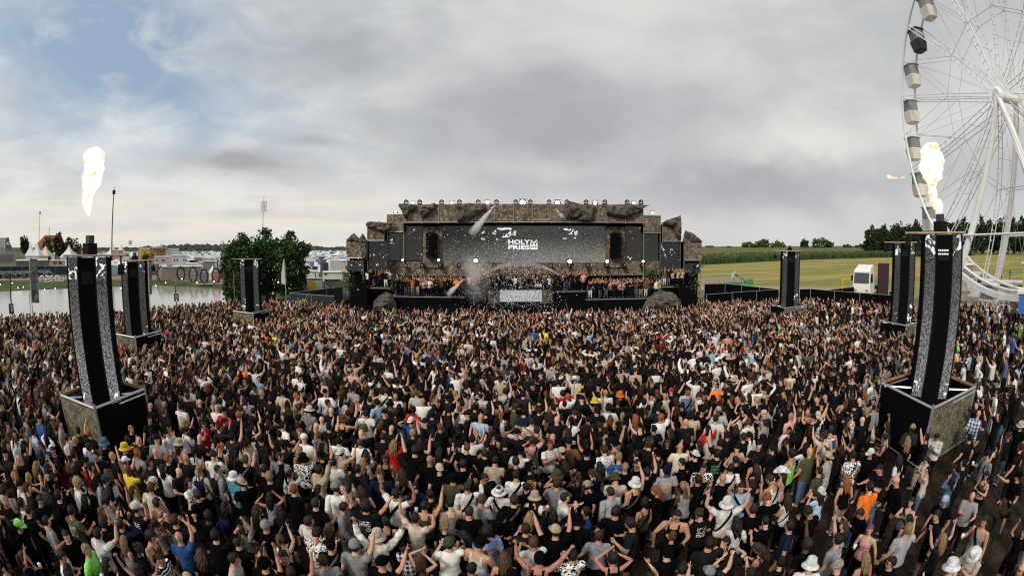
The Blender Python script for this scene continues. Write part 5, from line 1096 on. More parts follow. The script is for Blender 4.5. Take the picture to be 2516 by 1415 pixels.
def make_pose(pose, sex, var=0):
    if pose not in VARP: var = 0
    key = (pose, sex, var)
    if key in _pose: return _pose[key]
    rr = random.Random(hash_str(pose+sex+'x'*var)); f = sex == 'f'
    lean = Euler((R(rr.uniform(-2,7)), R(rr.uniform(-3,3)), R(rr.uniform(-12,12)))) if pose != 'phone' else Euler((R(-6),0,R(5)))
    lean.x = -abs(lean.x)
    def U(p):
        p = Vector(p); w_ = max(0, min(1, (p.z-.92)/.35)); q = Euler((lean.x*w_, lean.y*w_, lean.z*w_)).to_matrix(); o = V3(0,0,.95); return o + q @ (p-o)
    Q = lean.to_matrix()
    mb = MB(); ell = lambda z, rx, ry, y=0, n=14: [U((rx*math.cos(2*math.pi*k/n), y+ry*math.sin(2*math.pi*k/n), z)) for k in range(n)]
    if f: prof = [(.80,.11,.09,0),(.88,.168,.122,-.01),(.95,.165,.118,-.005),(1.06,.125,.095,0),(1.14,.122,.092,0),(1.26,.138,.118,.012),(1.34,.145,.105,.005),(1.41,.135,.078,0),(1.455,.07,.06,0),(1.50,.048,.048,0),(1.58,.045,.048,.01)]
    else: prof = [(.80,.12,.095,0),(.88,.16,.115,0),(.96,.158,.112,0),(1.08,.148,.108,0),(1.20,.16,.118,0),(1.32,.178,.122,0),(1.39,.17,.102,0),(1.44,.125,.08,0),(1.48,.07,.065,0),(1.52,.058,.058,.005),(1.60,.055,.058,.012)]
    mb.loft([ell(z,a,b,y) for z,a,b,y in prof])
    sw = .165 if f else .188; sh = 1.40 if f else 1.415; k_ = .86 if f else 1.0
    Hm = Matrix.Translation(U((0,.012,1.52))) @ (Q @ Euler((R({'phone':-28,'fold':-14}.get(pose, rr.uniform(-8,5))), 0, R(rr.uniform(-28,28)))).to_matrix()).to_4x4() @ Matrix.Translation((0,.015,.135))
    H3 = Hm.to_3x3(); hs = .95 if f else 1.0
    mb.ball(Hm @ V3(0,-.005,.012), (.077*hs,.096*hs,.108*hs), 16, 12, mat=H3); mb.ball(Hm @ V3(0,.03,-.05), (.058*hs,.06,.068), 12, 8, mat=H3); mb.ball(Hm @ V3(0,.094,-.012), (.014,.022,.024), 8, 6, mat=H3)
    for s in (-1,1): mb.ball(Hm @ V3(s*.079*hs,-.002,-.008), (.011,.02,.032), 8, 6, mat=H3)
    bones = [('torso', U((0,0,.94)), U((0,0,1.36)), .145), ('torso', U((-.11,0,1.37)), U((.11,0,1.37)), .075), ('neck', U((0,0,1.49)), Hm @ V3(0,-.01,-.09), .055), ('head', Hm @ V3(0,0,-.03), Hm @ V3(0,0,.03), .1)]
    fing = []
    legs = rr.choice([(.0,.0),(.05,-.05),(-.06,.05)])
    for si, s in enumerate((1,-1)):
        sho = U((s*sw,0,sh)); e, w_ = (Vector(q) for q in ARM[POSE[pose][si]]); l1, l2 = e.length, (w_-e).length; e2 = (e+V3(rr.uniform(-.06,.06), rr.uniform(-.06,.06), rr.uniform(-.05,.05))).normalized()*l1; w_ = e2+((w_-e)+V3(rr.uniform(-.09,.09), rr.uniform(-.09,.09), rr.uniform(-.06,.06))).normalized()*l2; e = e2; e = sho + Q @ V3(s*e[0],e[1],e[2])*(.95 if f else 1); w_ = sho + Q @ V3(s*w_[0],w_[1],w_[2])*(.95 if f else 1)
        mb.tube([sho + (U((0,0,sh))-sho)*.35, sho, sho.lerp(e,.3), sho.lerp(e,.7), e, e.lerp(w_,.3), e.lerp(w_,.7), w_], [.055*k_,.062*k_,.057*k_,.049*k_,.044*k_,.047*k_,.037*k_,.030*k_], 10)
        d = (w_-e).normalized(); ax = d.cross(V3(0,0,1) if abs(d.z) < .8 else V3(s,.2,0)).normalized(); pn = ax.cross(d).normalized()
        mb.ball(w_+d*.045, (.036*k_,.02,.055), 10, 8, mat=Matrix((ax,pn,d)).transposed())
        fing.append((w_+d*.075, d, ax, pn, s)); A = 'R' if s > 0 else 'L'
        bones += [('uarm', sho, e, .05), ('farm', e, w_, .035), ('hand', w_, w_+d*.1, .03)]
        hip = V3(s*.088,0,.90); kn = V3(s*.10, legs[si]*.8+.02, .49); an = V3(s*.115, legs[si]-.02, .085); to = an+V3(s*.035,.15,-.045)
        mb.tube([hip+V3(-s*.02,0,.04), hip, hip.lerp(kn,.35), hip.lerp(kn,.75), kn, kn.lerp(an,.28), kn.lerp(an,.75), an], [.085,.09,.085,.066,.056,.058,.042,.038] if not f else [.09,.095,.086,.063,.052,.054,.039,.034], 12)
        mb.tube([an+V3(0,-.05,-.04), an+V3(0,.02,-.03), to], [.035,.042,.03], 8, flat=.8)
        bones += [('thigh', hip, kn, .08), ('shin', kn, an, .05), ('foot', an+V3(0,-.03,-.03), to, .04)]
    me = mb.mesh('b'); o = bpy.data.objects.new('b', me)
    r_ = o.modifiers.new('r','REMESH'); r_.mode = 'VOXEL'; r_.voxel_size = .0205; sm = o.modifiers.new('s','SMOOTH'); sm.factor = .5; sm.iterations = 3
    eo = evaluated(o); ev = eo.to_mesh(); nv = len(ev.vertices); Vv = np.zeros(nv*3); ev.vertices.foreach_get('co', Vv); Vv = Vv.reshape(-1,3); Nn = np.zeros(nv*3); ev.vertices.foreach_get('normal', Nn); Nn = Nn.reshape(-1,3)
    faces = [tuple(p.vertices) for p in ev.polygons]; eo.to_mesh_clear(); bpy.data.objects.remove(o)
    ds = []; ts = []
    for nme, a, b, r0 in bones: d_, t_ = seg_dist(Vv, a, b); ds.append(d_-r0); ts.append(t_)
    ds = np.array(ds); bi = ds.argmin(0); names = np.array([b[0] for b in bones])[bi]; tt = np.array(ts)[bi, np.arange(nv)]
    mats = [0]*len(faces); fb = MB(); fb.v = [tuple(x) for x in Vv]; fb.f = list(faces); fb.m = mats
    up_ = pose in ('up','upwide','upfwd','head','over','upcup','film','clap')
    for hi, (p, d, ax, pn, s) in enumerate(fing):
        typ = {'fist':'fist','phone':'hold','ear':'hold','cup':'hold','up':rr.choice(['point','open','fist']),'upwide':rr.choice(['open','fist','point']),'upcup':'point' ,'film':'hold','point':'point'}.get(pose, 'relax')
        if POSE[pose][hi] == 'down': typ = 'relax'
        for q in range(4):
            off = ax*((q-1.5)*.018); L1 = (.036,.042,.04,.03)[q]*k_
            if typ == 'open': pts = [p+off-d*.02, p+off*1.3+d*L1*1.0, p+off*1.7+d*L1*1.9]
            elif typ == 'point' and q == 1: pts = [p+off-d*.02, p+off+d*L1*1.1, p+off+d*L1*2.0]
            elif typ == 'relax': pts = [p+off-d*.02, p+off+d*L1*.9+pn*.008, p+off+d*L1*1.5+pn*.03]
            else: pts = [p+off-d*.02, p+off+d*L1*.6+pn*.012, p+off+d*L1*.35+pn*.04]
            fb.tube(pts, [.010,.009,.007], 5)
        tb = p - d*.05 + ax*s*.03; fb.tube([tb, tb+ax*s*.02+d*.03, tb+ax*s*.022+d*.058+pn*.012], [.012,.011,.008], 5)
    for s in (-1,1):
        fb.ball(Hm @ V3(s*.031,.0835,.012), (.013,.008,.007), 8, 6, m=1, mat=H3); fb.ball(Hm @ V3(s*.032,.088,.032), (.019,.007,.005), 8, 5, m=1, mat=H3)
    fb.ball(Hm @ V3(0,.088,-.055), (.022,.008,.007), 8, 5, m=2, mat=H3)
    body = fb.mesh('body', True)
    for m_ in (m_skin, m_eye, m_lip): body.materials.append(m_)
    F_ = [np.array(x) for x in faces]
    def garment(mask, off, name, mat):
        keep = [x for x in faces if all(mask[i] for i in x)]
        if not keep: return None
        idx = sorted({i for x in keep for i in x}); mp = {i: k for k, i in enumerate(idx)}; I = np.array(idx)
        wv = np.array([noise.noise(Vector(v)*9)*.007 + noise.noise(Vector((v[0]*6, v[1]*6, v[2]*16)))*.006 for v in Vv[I]])
        co = Vv[I] + Nn[I]*(off[I]+wv)[:,None]
        g = bpy.data.meshes.new(name); g.from_pydata([tuple(c) for c in co], [], [tuple(mp[i] for i in x) for x in keep]); g.polygons.foreach_set('use_smooth', [True]*len(keep)); g.materials.append(mat); g.update(); return g
    z = Vv[:,2]; tor = names == 'torso'; ua = names == 'uarm'; fa = names == 'farm'; th = names == 'thigh'; shn = names == 'shin'
    loose = np.clip((1.38-z)/.5, 0, 1)*(.022 if not f else .012)
    trunk = (tor | (th & (z > .84))) & (z > (.83 if not f else .87))
    masks = dict(tee=(trunk | (ua & (tt < .62))), long=(trunk | ua | (fa & (tt < .93))), pants=((tor & (z < .98)) | th | (shn & (tt < .95))), shorts=((tor & (z < .98)) | (th & (tt < .92))))
    sx = np.abs(Vv[:,0]); tank = trunk & ((z < 1.30) | ((z < 1.45) & (sx > .055) & (sx < .115)) | ((z < 1.38) & (sx < .115)))
    masks['tank'] = tank & ~ua; masks['crop'] = masks['tank'] & (z > 1.08)
    offs = dict(tee=.010+loose*.75+ua*.009, long=.012+loose*.7+(ua|fa)*.009, tank=.008+loose*.5, crop=np.full(nv,.010), pants=np.where(shn|th,.016,.010), shorts=np.where(th,.022,.010))
    gar = {}
    def get(kind):
        if kind not in gar: gar[kind] = garment(masks[kind], offs[kind], kind, m_cl if not kind.startswith('shoe') else m_shoe)
        return gar[kind]
    masks['shoes'] = names == 'foot'; offs['shoes'] = offs['shoe_r'] = offs['shoe_l'] = np.full(nv, .012); masks['shoe_r'] = masks['shoes'] & (Vv[:,0] > 0); masks['shoe_l'] = masks['shoes'] & (Vv[:,0] < 0)
    def strap():
        if 'strap' not in gar:
            sb = MB(); n = 28; rings = []
            for k in range(n+1):
                a = 2*math.pi*k/n; x = -.035+.165*math.cos(a); y = (.150 if not f else .145)*math.sin(a); z_ = 1.22+.25*math.cos(a)
                c = U((x,y,z_)); c2 = U((x*1.04, y*1.05, z_)); dn = U((x+.022, y, z_-.016))-c; rings.append([c+dn, c-dn, c2-dn, c2+dn])
            sb.loft(rings, caps=False); g = sb.mesh('sling_strap', True); g.materials.append(m_cl); gar['strap'] = g
        return gar['strap']
    def pack():
        if 'pack' not in gar:
            q = MB(); ring = lambda y, w_, z0, z1: [U((-w_,y,z0)), U((w_,y,z0)), U((w_,y,z1)), U((-w_,y,z1))]
            q.loft([ring(-.12,.13,1.03,1.40), ring(-.2,.14,1.02,1.38), ring(-.25,.11,1.06,1.33)])
            for s in (-1,1): q.tube([U((s*.09,-.13,1.38)), U((s*.1,-.02,1.47)), U((s*.1,.12,1.38)), U((s*.12,.13,1.2)), U((s*.15,.02,1.08)), U((s*.12,-.13,1.06))], .016, 5)
            g = q.mesh('backpack', True); g.materials.append(m_cl); gar['pack'] = g
        return gar['pack']
    _pose[key] = dict(body=body, get=get, H=Hm, masks=masks, V=Vv, faces=faces, strap=strap, pack=pack, hand=fing, U=U, fingers=(fb.v[nv:], fb.f[len(faces):]))
    return _pose[key]
def hash_str(s): 
    h = 7
    for c in s: h = (h*31 + ord(c)) % 1000003
    return h
# hair and headwear in the head's own frame
def hair_mesh(kind):
    mb = MB()
    def shell(k, zc, zs, amp, front=.045):
        nu, nv = 20, 14; base = []; V = []; keep = []
        for i in range(nv+1):
            t = math.pi*i/nv
            for j in range(nu):
                p = 2*math.pi*j/nu; d = Vector((math.sin(t)*math.cos(p), math.sin(t)*math.sin(p), math.cos(t))); n = 1+amp*noise.noise(d*5+Vector((k,0,0))); V.append(Vector((d.x*.077*k, -.008+d.y*.098*k, .012+d.z*.110*k))*n if False else Vector((d.x*.079*k*n, -.008+d.y*.099*k*n, .014+d.z*.110*k*n)))
        off = len(mb.v); mb.v += [tuple(v) for v in V]
        for i in range(nv):
            for j in range(nu):
                q = [i*nu+j, (i+1)*nu+j, (i+1)*nu+(j+1)%nu, i*nu+(j+1)%nu]; c = sum((V[x] for x in q), Vector())/4
                if c.z > max(zc if c.y < -.02 else zs, (front + c.y*.35 - .01 if c.y > .03 else -1)): mb.f.append(tuple(off+x for x in q)); mb.m.append(0)
    if kind == 'buzz': shell(1.03, -.07, -.0, .01)
    elif kind == 'short': shell(1.12, -.075, -.01, .17, .05)
    elif kind == 'curly': shell(1.38, -.10, -.06, .22, .06)
    elif kind in ('long','wavy'):
        shell(1.10, -.09, -.05, .05, .05); rr = random.Random(len(kind))
        for k in range(15):
            a = -1.5+3.0*(k+.5)/15; l = rr.uniform(.30,.44); wv = .018 if kind == 'wavy' else .006; x0, y0 = .080*math.sin(a), -.012-.088*math.cos(a); pts = []; ph = rr.uniform(0,6)
            for i in range(8):
                f = i/7; sp = 1+.35*math.sin(f*2.4)-.25*f; pts.append((x0*sp+wv*math.sin(f*9+ph), y0*(1+.25*math.sin(f*2.2))-.03*f+wv*math.cos(f*8+ph), .055-l*f-.02))
            mb.tube(pts, [.014,.026,.030,.030,.027,.023,.017,.005], 6, flat=.8)
    elif kind == 'pony':
        shell(1.10, -.06, -.02, .05, .05); mb.tube([(0,-.10,.06),(0,-.15,.05),(.01,-.165,-.08),(0,-.155,-.22),(0,-.15,-.33)], [.03,.035,.038,.03,.012], 8)
    elif kind == 'bun': shell(1.10, -.06, -.02, .05, .05); mb.ball((0,-.09,.10), (.05,.05,.045), 10, 8)
    me = mb.mesh('hair', True); me.materials.append(m_hr); return me
def hat_mesh(kind):
    mb = MB()
    def dome(k, z0, top=.125, flat=1.0):
        rings = []
        for i in range(7):
            a = (math.pi/2)*i/6; r_ = math.cos(a)**.8 if i < 6 else .04; rings.append([(.090*k*r_*math.cos(2*math.pi*j/18), -.008+.110*k*r_*math.sin(2*math.pi*j/18), z0+(top-z0+.02)*math.sin(a)*flat) for j in range(18)])
        mb.loft(rings)
    def brim(r0, r1, z0, z1, curl=0.0):
        n = 24; R0 = [(r0*.9*math.cos(2*math.pi*j/n), -.008+r0*1.1*math.sin(2*math.pi*j/n), z0) for j in range(n)]; R1 = [(r1*.95*math.cos(2*math.pi*j/n), -.008+r1*1.05*math.sin(2*math.pi*j/n), z1+curl*abs(math.cos(2*math.pi*j/n))**2) for j in range(n)]
        mb.loft([R0, R1, [(x,y,z-.006) for x,y,z in R1], [(x,y,z-.006) for x,y,z in R0]], caps=False)
    if kind in ('cap','backcap'):
        dome(1.05, .025); s = 1 if kind == 'cap' else -1; n = 12
        top = [(.085*math.cos(math.pi*j/n), s*(.06+(.125)*math.sin(math.pi*j/n)), .03-.02*math.sin(math.pi*j/n)) for j in range(n+1)]; inn = [(.088*math.cos(math.pi*j/n), s*(.02+.05*math.sin(math.pi*j/n)), .036) for j in range(n+1)]
        mb.loft([inn, top, [(x,y,z-.008) for x,y,z in top], [(x,y,z-.008) for x,y,z in inn]], caps=False, closed=False)
    elif kind == 'bucket':
        n = 20; rg = lambda r_, z: [(r_*.92*math.cos(2*math.pi*j/n), -.008+r_*1.1*math.sin(2*math.pi*j/n), z) for j in range(n)]
        mb.loft([rg(.108,.02), rg(.102,.06), rg(.088,.125), rg(.07,.14), rg(.01,.142)]); brim(.106, .165, .028, -.03)
    elif kind in ('fedora','straw'):
        n = 20; rg = lambda r_, z: [(r_*.92*math.cos(2*math.pi*j/n), -.008+r_*1.1*math.sin(2*math.pi*j/n), z) for j in range(n)]
        mb.loft([rg(.105,.03), rg(.10,.08), rg(.085,.14), rg(.05,.13)]); brim(.105, .20 if kind == 'straw' else .175, .036, .02)
    elif kind == 'cowboy':
        n = 20; rg = lambda r_, z: [(r_*.85*math.cos(2*math.pi*j/n), -.008+r_*1.15*math.sin(2*math.pi*j/n), z) for j in range(n)]
        mb.loft([rg(.105,.03), rg(.10,.09), rg(.085,.155), rg(.04,.14)]); brim(.105, .21, .036, .01, .075)
    elif kind == 'beanie': dome(1.08, -.01)
    elif kind == 'hood': dome(1.22, -.09, .13)
    me = mb.mesh(kind, True); me.materials.append(m_cl); return me
HM = {k: hair_mesh(k) for k in ('buzz','short','curly','long','wavy','pony','bun')}
TM = {k: hat_mesh(k) for k in ('cap','backcap','bucket','fedora','straw','cowboy','beanie','hood')}
def glasses():
    mb = MB()
    for s in (-1,1): mb.ball((s*.034,.090,.012), (.030,.012,.019), 10, 6); mb.tube([(s*.062,.088,.018),(s*.085,.0,.012)], .005, 4)
    mb.tube([(-.01,.1,.016),(.01,.1,.016)], .005, 4); g = mb.mesh('sunglasses', True); g.materials.append(m_sung); return g
GLM = glasses()
HAT_TXT = dict(cap='cap', backcap='backwards cap', bucket='bucket hat', fedora='fedora', straw='wide straw hat', cowboy='cowboy hat', beanie='beanie', hood='hood'); HAIR_TXT = dict(buzz='cropped {} hair', short='short {} hair', curly='curly {} hair', long='long {} hair', wavy='long wavy {} hair', pony='{} ponytail', bun='{} hair bun')
TOP_TXT = dict(tee='t-shirt', tank='tank top', crop='crop top', long='long sleeved top', hoodie='hoodie', jacket='jacket', sweater='sweater', vest='safety vest')
CTXT = dict(neon='neon green', lightblue='light blue', lightgrey='light grey', lightbrown='light brown', charcoal='charcoal')
TKIND = dict(tee='tee', tank='tank', crop='crop', long='long', hoodie='long', jacket='long', sweater='long', vest='tank', bare=None)
def add(name, me, parent, color, mat=None):
    o = bpy.data.objects.new(name, me); COL.objects.link(o); o.parent = parent; o.color = (*color, 1)
    if mat is not None:
        o.material_slots[0].link = 'OBJECT'; o.material_slots[0].material = mat
    return o
def person(d):
    ps = make_pose(d['pose'], d['sex'], d.get('var',0)); p = bpy.data.objects.new('person', ps['body']); COL.objects.link(p)
    p.location = d['loc']; p.rotation_euler = (0, 0, d['rz']); s = d['scale']; p.scale = (s*d.get('wide',1), s*d.get('wide',1), s); p.color = (*d['skin'], 1); jit = lambda c: (lambda k: tuple(min(.9, x*k*rnd.uniform(.97,1.03)) for x in c))(rnd.uniform(.82,1.12))
    tk = TKIND[d['top']]
    if tk: add({'tee':'t_shirt','tank':'tank_top','crop':'crop_top','long':'long_sleeve_top'}[tk], ps['get'](tk), p, jit(CLR[d['tc']]), PAT.get(d.get('pat')))
    add('trousers' if d['bottom'] == 'pants' else 'shorts', ps['get'](d['bottom']), p, jit(CLR[d['bc']])); add('shoe', ps['get']('shoe_r'), p, d['shoe']); add('shoe', ps['get']('shoe_l'), p, d['shoe'])
    h = d.get('hair')
    if h and h != 'bald': o = add('hair', HM[h], p, jit(HAIR[d['hc']])); o.matrix_local = ps['H']
    if d.get('hat'): o = add({'cap':'cap','backcap':'cap','bucket':'bucket_hat','fedora':'fedora','straw':'straw_hat','cowboy':'cowboy_hat','beanie':'beanie','hood':'hood'}[d['hat']], TM[d['hat']], p, jit(CLR[d['hatc']])); o.matrix_local = ps['H'] @ Matrix.Scale(1.06, 4)
    ex = d.get('ex', '')
    if 'g' in ex: o = add('sunglasses', GLM, p, (0,0,0)); o.matrix_local = ps['H']
    if 's' in ex: add('sling_strap', ps['strap'](), p, (.008,.008,.009) if d['tc'] not in ('black','charcoal','navy') else (.12,.12,.12))
    if 'b' in ex: add('backpack', ps['pack'](), p, jit(CLR[rnd.choice(['black','navy','charcoal'])]))
    if 'F' in ex:
        mb = MB(); rings = []
        for i in range(10):
            f = i/9; w_ = .20+.10*f; rings.append([Vector((w_*math.cos(a), -.02-(.15+.10*f)*math.sin(a), 1.44-1.15*f)) + Vector((0,.0,.02*math.sin(a*5))) for a in [math.pi*k/14 for k in range(15)]])
        mb.loft(rings, caps=False, closed=False); me = mb.mesh('flag_cape', True); me.materials.append(PAT['stripe2']); add('flag_cape', me, p, CLR['blue'])
    if 'v' in ex: o = add('reflective_band', ps['strap'](), p, (.7,.7,.6))
    d['obj'] = p; return p
m_f = pat_mat('flag_cloth', 'stripe'); PAT['stripe2'] = m_f
for n_ in m_f.node_tree.nodes:
    if n_.type == 'MATH' and n_.operation == 'MULTIPLY' and abs(n_.inputs[1].default_value-90) < 1: n_.inputs[1].default_value = 14
    if n_.type == 'MATH' and n_.operation == 'GREATER_THAN': n_.inputs[1].default_value = .55
# ------------------------------------------------------------------ who stands where: people one can pick out in the photograph (head pixel)
HAND = """18 1047 m sweater:brown short:dark - clap R -
59 1026 m hoodie:grey:gfxo short:brown - down S -
29 1167 m tee:black short:blond - up S -
82 1145 f tank:charcoal long:blond - down S -
117 1155 f tank:black long:dark - up S -
95 1225 m tee:black:gfxo short:brown - fold C g
163 1075 m tee:white short:dark - down R g
131 1100 m tee:charcoal short:dark - cup C g
100 1092 m tee:blue short:brown - down C g
180 1080 m tee:charcoal bald:dark - down R -
320 1052 m tee:black short:blond - down R -
304 1097 m tee:black short:brown bucket:yellow down S -
254 1090 m tee:black short:brown bucket:denim down S -
437 1090 f tee:pink long:brown bucket:beige down S -
413 1060 m tee:white short:dark cap:black phone L -
497 1048 m tee:red short:dark - fist R g
410 1125 m tee:black short:ginger - down S -
570 1168 m tee:turquoise short:dark bucket:white cup S -
596 1190 m tee:black short:brown backcap:beige ear S -
533 1153 m hoodie:grey buzz:brown - down S b
521 1125 m tee:white short:dark - phone S -
375 1182 m tee:black short:brown backcap:cream down S -
255 1180 m tee:black short:dark cap:teal down R -
365 1203 m tee:cream short:lightbrown - down S -
385 1238 m bare:black short:brown - down S s
430 1283 m tee:black:gfxg short:brown - head S -
295 1326 f tank:lightgrey long:blond - cup S -
210 1352 m tee:neon short:blond - cup R -
143 1362 m tee:white short:dark - fold S -
565 1367 m hoodie:cream short:dark - down R -
44 1290 m tee:black short:dark cap:neon down R -
363 1315 m tank:brown curly:dark - fold R -
383 1362 m tee:navy:stripe short:dark - cup R -
160 1312 m tee:black short:dark - down R -
250 1258 f tank:maroon wavy:lightbrown - up S -
590 1300 f hoodie:grey pony:lightbrown - up S -
755 1010 m sweater:grey short:dark fedora:white down S -
735 1062 m tee:black short:ginger - point C -
840 1030 m tank:black short:dark fedora:brown fist S -
832 1110 m tee:beige short:dark backcap:white film S -
735 1110 f tank:black long:blond - down S -
965 1095 f tee:red wavy:blond - film S -
1010 1030 m tee:blue short:dark backcap:white head S -
1142 1103 m tee:black buzz:lightbrown - down S -
1076 1150 m tee:black buzz:brown backcap:cream down S -
1056 1133 m tee:black bald:dark - down S -
778 1160 m long:beige short:dark - up S -
878 1150 m jacket:charcoal short:dark - down S -
822 1205 m long:white:plaid short:brown cap:grey down S -
990 1168 f crop:black long:brown - down S s
972 1215 m tee:white:gfxg short:dark - upwide S s
1112 1173 m jacket:olive short:dark cap:black fist S -
1058 1212 m tee:black:gfxo short:dark - down L -
895 1252 m tee:black:gfx curly:dark - upwide S -
757 1280 m tee:white short:brown - down S -
805 1297 f long:charcoal long:lightbrown - down S -
837 1237 m hoodie:grey short:dark - down R -
1020 1280 m tee:cream short:dark - upwide S -
925 1327 m long:cream:plaid short:brown bucket:cream upwide S -
1090 1290 f tee:black bun:blond - down S -
1152 1312 f tank:black long:dark - fold L g
1100 1338 m tee:white:gfx short:dark cap:camo clap S -
1198 1307 m tee:lightblue:flower curly:dark - down S -
1031 1372 f tank:black long:lightbrown - over S -
805 1338 m tee:black short:dark backcap:black down S s
650 1288 m tee:black short:grey - down S -
767 1318 m tee:olive:print short:dark - phone S -
650 1394 m tee:black short:dark beanie:black down S -
1276 1052 m tee:white bald:brown - head S -
1308 1082 m tee:pink buzz:brown - head S s
1275 1110 m tee:white short:dark cap:black down S -
1267 1166 m sweater:white short:dark - fold S s
1514 1090 m tank:black short:dark backcap:black upwide S s
1563 1029 f crop:grey wavy:ginger - down S -
1563 1114 m tee:black buzz:dark - down S -
1443 1117 m tee:black short:dark backcap:black down S -
1470 1164 f tee:navy long:brown - phone L -
1640 1155 m tee:grey:gfxo short:dark beanie:navy down S -
1622 1207 f jacket:black long:ginger - fold L -
1502 1208 m sweater:lightgrey short:brown - down S -
1385 1225 m tee:white short:brown - clap R -
1443 1252 m jacket:blue short:dark - clap L -
1587 1231 f tank:olive curly:dark - down S s
1663 1269 m tank:black short:dark - ear C g
1558 1292 m tee:charcoal short:dark - fold L -
1235 1267 m jacket:black short:dark cap:black fold C -
1364 1312 m tee:black short:brown cap:beige upfwd S -
1473 1312 m tee:grey short:brown - down S -
1323 1380 m tank:black short:dark backcap:black upwide S -
1405 1362 m tee:black:print short:dark - clap S -
1790 1239 m tee:white short:brown bucket:white upwide S s
1822 1195 m tee:lightblue short:dark - up C s
1748 1202 m tee:black short:dark - down L -
1798 1145 m tee:white:gfx short:dark - down S s
1818 1022 m tank:white short:dark - head S s
1643 1362 m tee:black short:dark backcap:black cup S -
1742 1342 m tee:charcoal short:dark - fist S -
1511 1380 f tank:black curly:dark - over S -
1241 1380 f tank:black long:lightbrown - down S -
1640 1084 f tee:black pony:brown - fist C g
2400 1022 m long:blue:plaid bald:brown - cup R -
2307 1062 m long:white short:dark - phone L -
2284 1119 f sweater:cream wavy:brown - phone L -
2508 1047 m tee:black short:brown fedora:cream cup C g
2012 1020 m tee:black:print short:brown bucket:cream up S -
2043 1055 m tank:blue short:brown - down S F
1947 1120 m tank:neon short:dark - fist S -
1926 1165 f tank:pink long:brown cowboy:white cup S -
2037 1128 m hoodie:lightgrey short:brown backcap:beige film S -
2099 1122 m tee:black:print short:dark - fold S s
2140 1110 m tee:black short:dark cap:white down L -
2085 1058 f tee:black bun:brown - down S -
2167 1154 m tee:black:gfxg buzz:dark - fold L -
2210 1182 m jacket:black bald:brown - down L g
1905 1184 m tank:white buzz:brown - phone S s
1894 1225 m tee:black buzz:ginger - phone S -
2231 1087 f tee:black wavy:blond - down S -
2213 1128 f tee:white long:dark - down S -
2240 1230 f tank:grey long:dark - clap C s
2131 1248 m hoodie:black short:brown - phone L -
1944 1289 m tee:navy:gfx short:dark - down L g
2079 1283 f jacket:black wavy:lightbrown - fist S -
2143 1298 f tank:pink pony:pink - cup L -
1880 1348 f tank:charcoal wavy:brown - phone S -
1988 1395 m tee:white short:brown bucket:white down S -
2061 1398 m tee:charcoal buzz:grey - down S -
2193 1377 m tee:black short:dark - down C g
2137 1374 f tank:black long:blond - down S -
2340 1402 m tee:beige short:brown bucket:white down S -
2401 1354 m tee:cream short:brown bucket:white phone L -
2419 1280 m tank:grey short:brown - cup L s
2310 1266 m tee:black:gfxg short:dark - down L -
2328 1225 m tee:black short:dark backcap:lightblue down L -
2342 1175 f jacket:denim long:dark - head S -
2430 1114 m jacket:grey short:dark cap:charcoal cup L b
2424 1166 f crop:olive long:dark - fold L -
2504 1166 m tee:black short:dark cap:black point L -
2512 1395 m tee:black bald:brown - down L g
2184 1046 f tank:cream long:brown - up S -
2178 1078 f tank:black pony:dark - fold S -
1385 965 m tee:red short:dark - upwide S -
1524 975 m tee:black short:dark bucket:orange fist S -
1425 957 m tee:black short:brown bucket:yellow down S -
2135 908 m vest:orange short:brown - down S v
2186 905 m vest:orange short:dark cap:black down S v
908 962 m tank:neon short:dark - point R -
1805 937 m jacket:charcoal short:dark straw:beige down S -
1793 962 m tee:black:gfxo short:dark - upwide S -
1690 972 m tee:denim short:ginger - down S s
1730 982 m tee:black short:ginger - down S -
945 962 m tee:white short:brown - down S s
1463 985 f tank:black long:brown bucket:yellow upwide S -
1240 960 m tee:white short:dark - up S s"""
def parse(line):
    f = line.split(); px, py = float(f[0]), float(f[1]); t = f[3].split(':'); h = f[4].split(':'); d = dict(px=px, py=py, sex=f[2], top=t[0], tc=t[1], pat=t[2] if len(t) > 2 else None, hair=h[0], hc=h[1], pose=f[6], face=f[7], ex='' if f[8] == '-' else f[8], hand=True)
    if f[5] != '-': d['hat'], d['hatc'] = f[5].split(':')
    return d
TOPC = [('black',.66),('charcoal',.07),('white',.145),('grey',.045),('lightgrey',.03),('navy',.03),('beige',.014),('cream',.014),('olive',.01),('red',.010),('blue',.010),('lightblue',.014),('pink',.007),('brown',.008),('green',.003),('neon',.002),('yellow',.002),('orange',.002),('maroon',.006),('denim',.005)]
def wch(r, L_): return r.choices([a for a, _ in L_], [b for _, b in L_])[0]
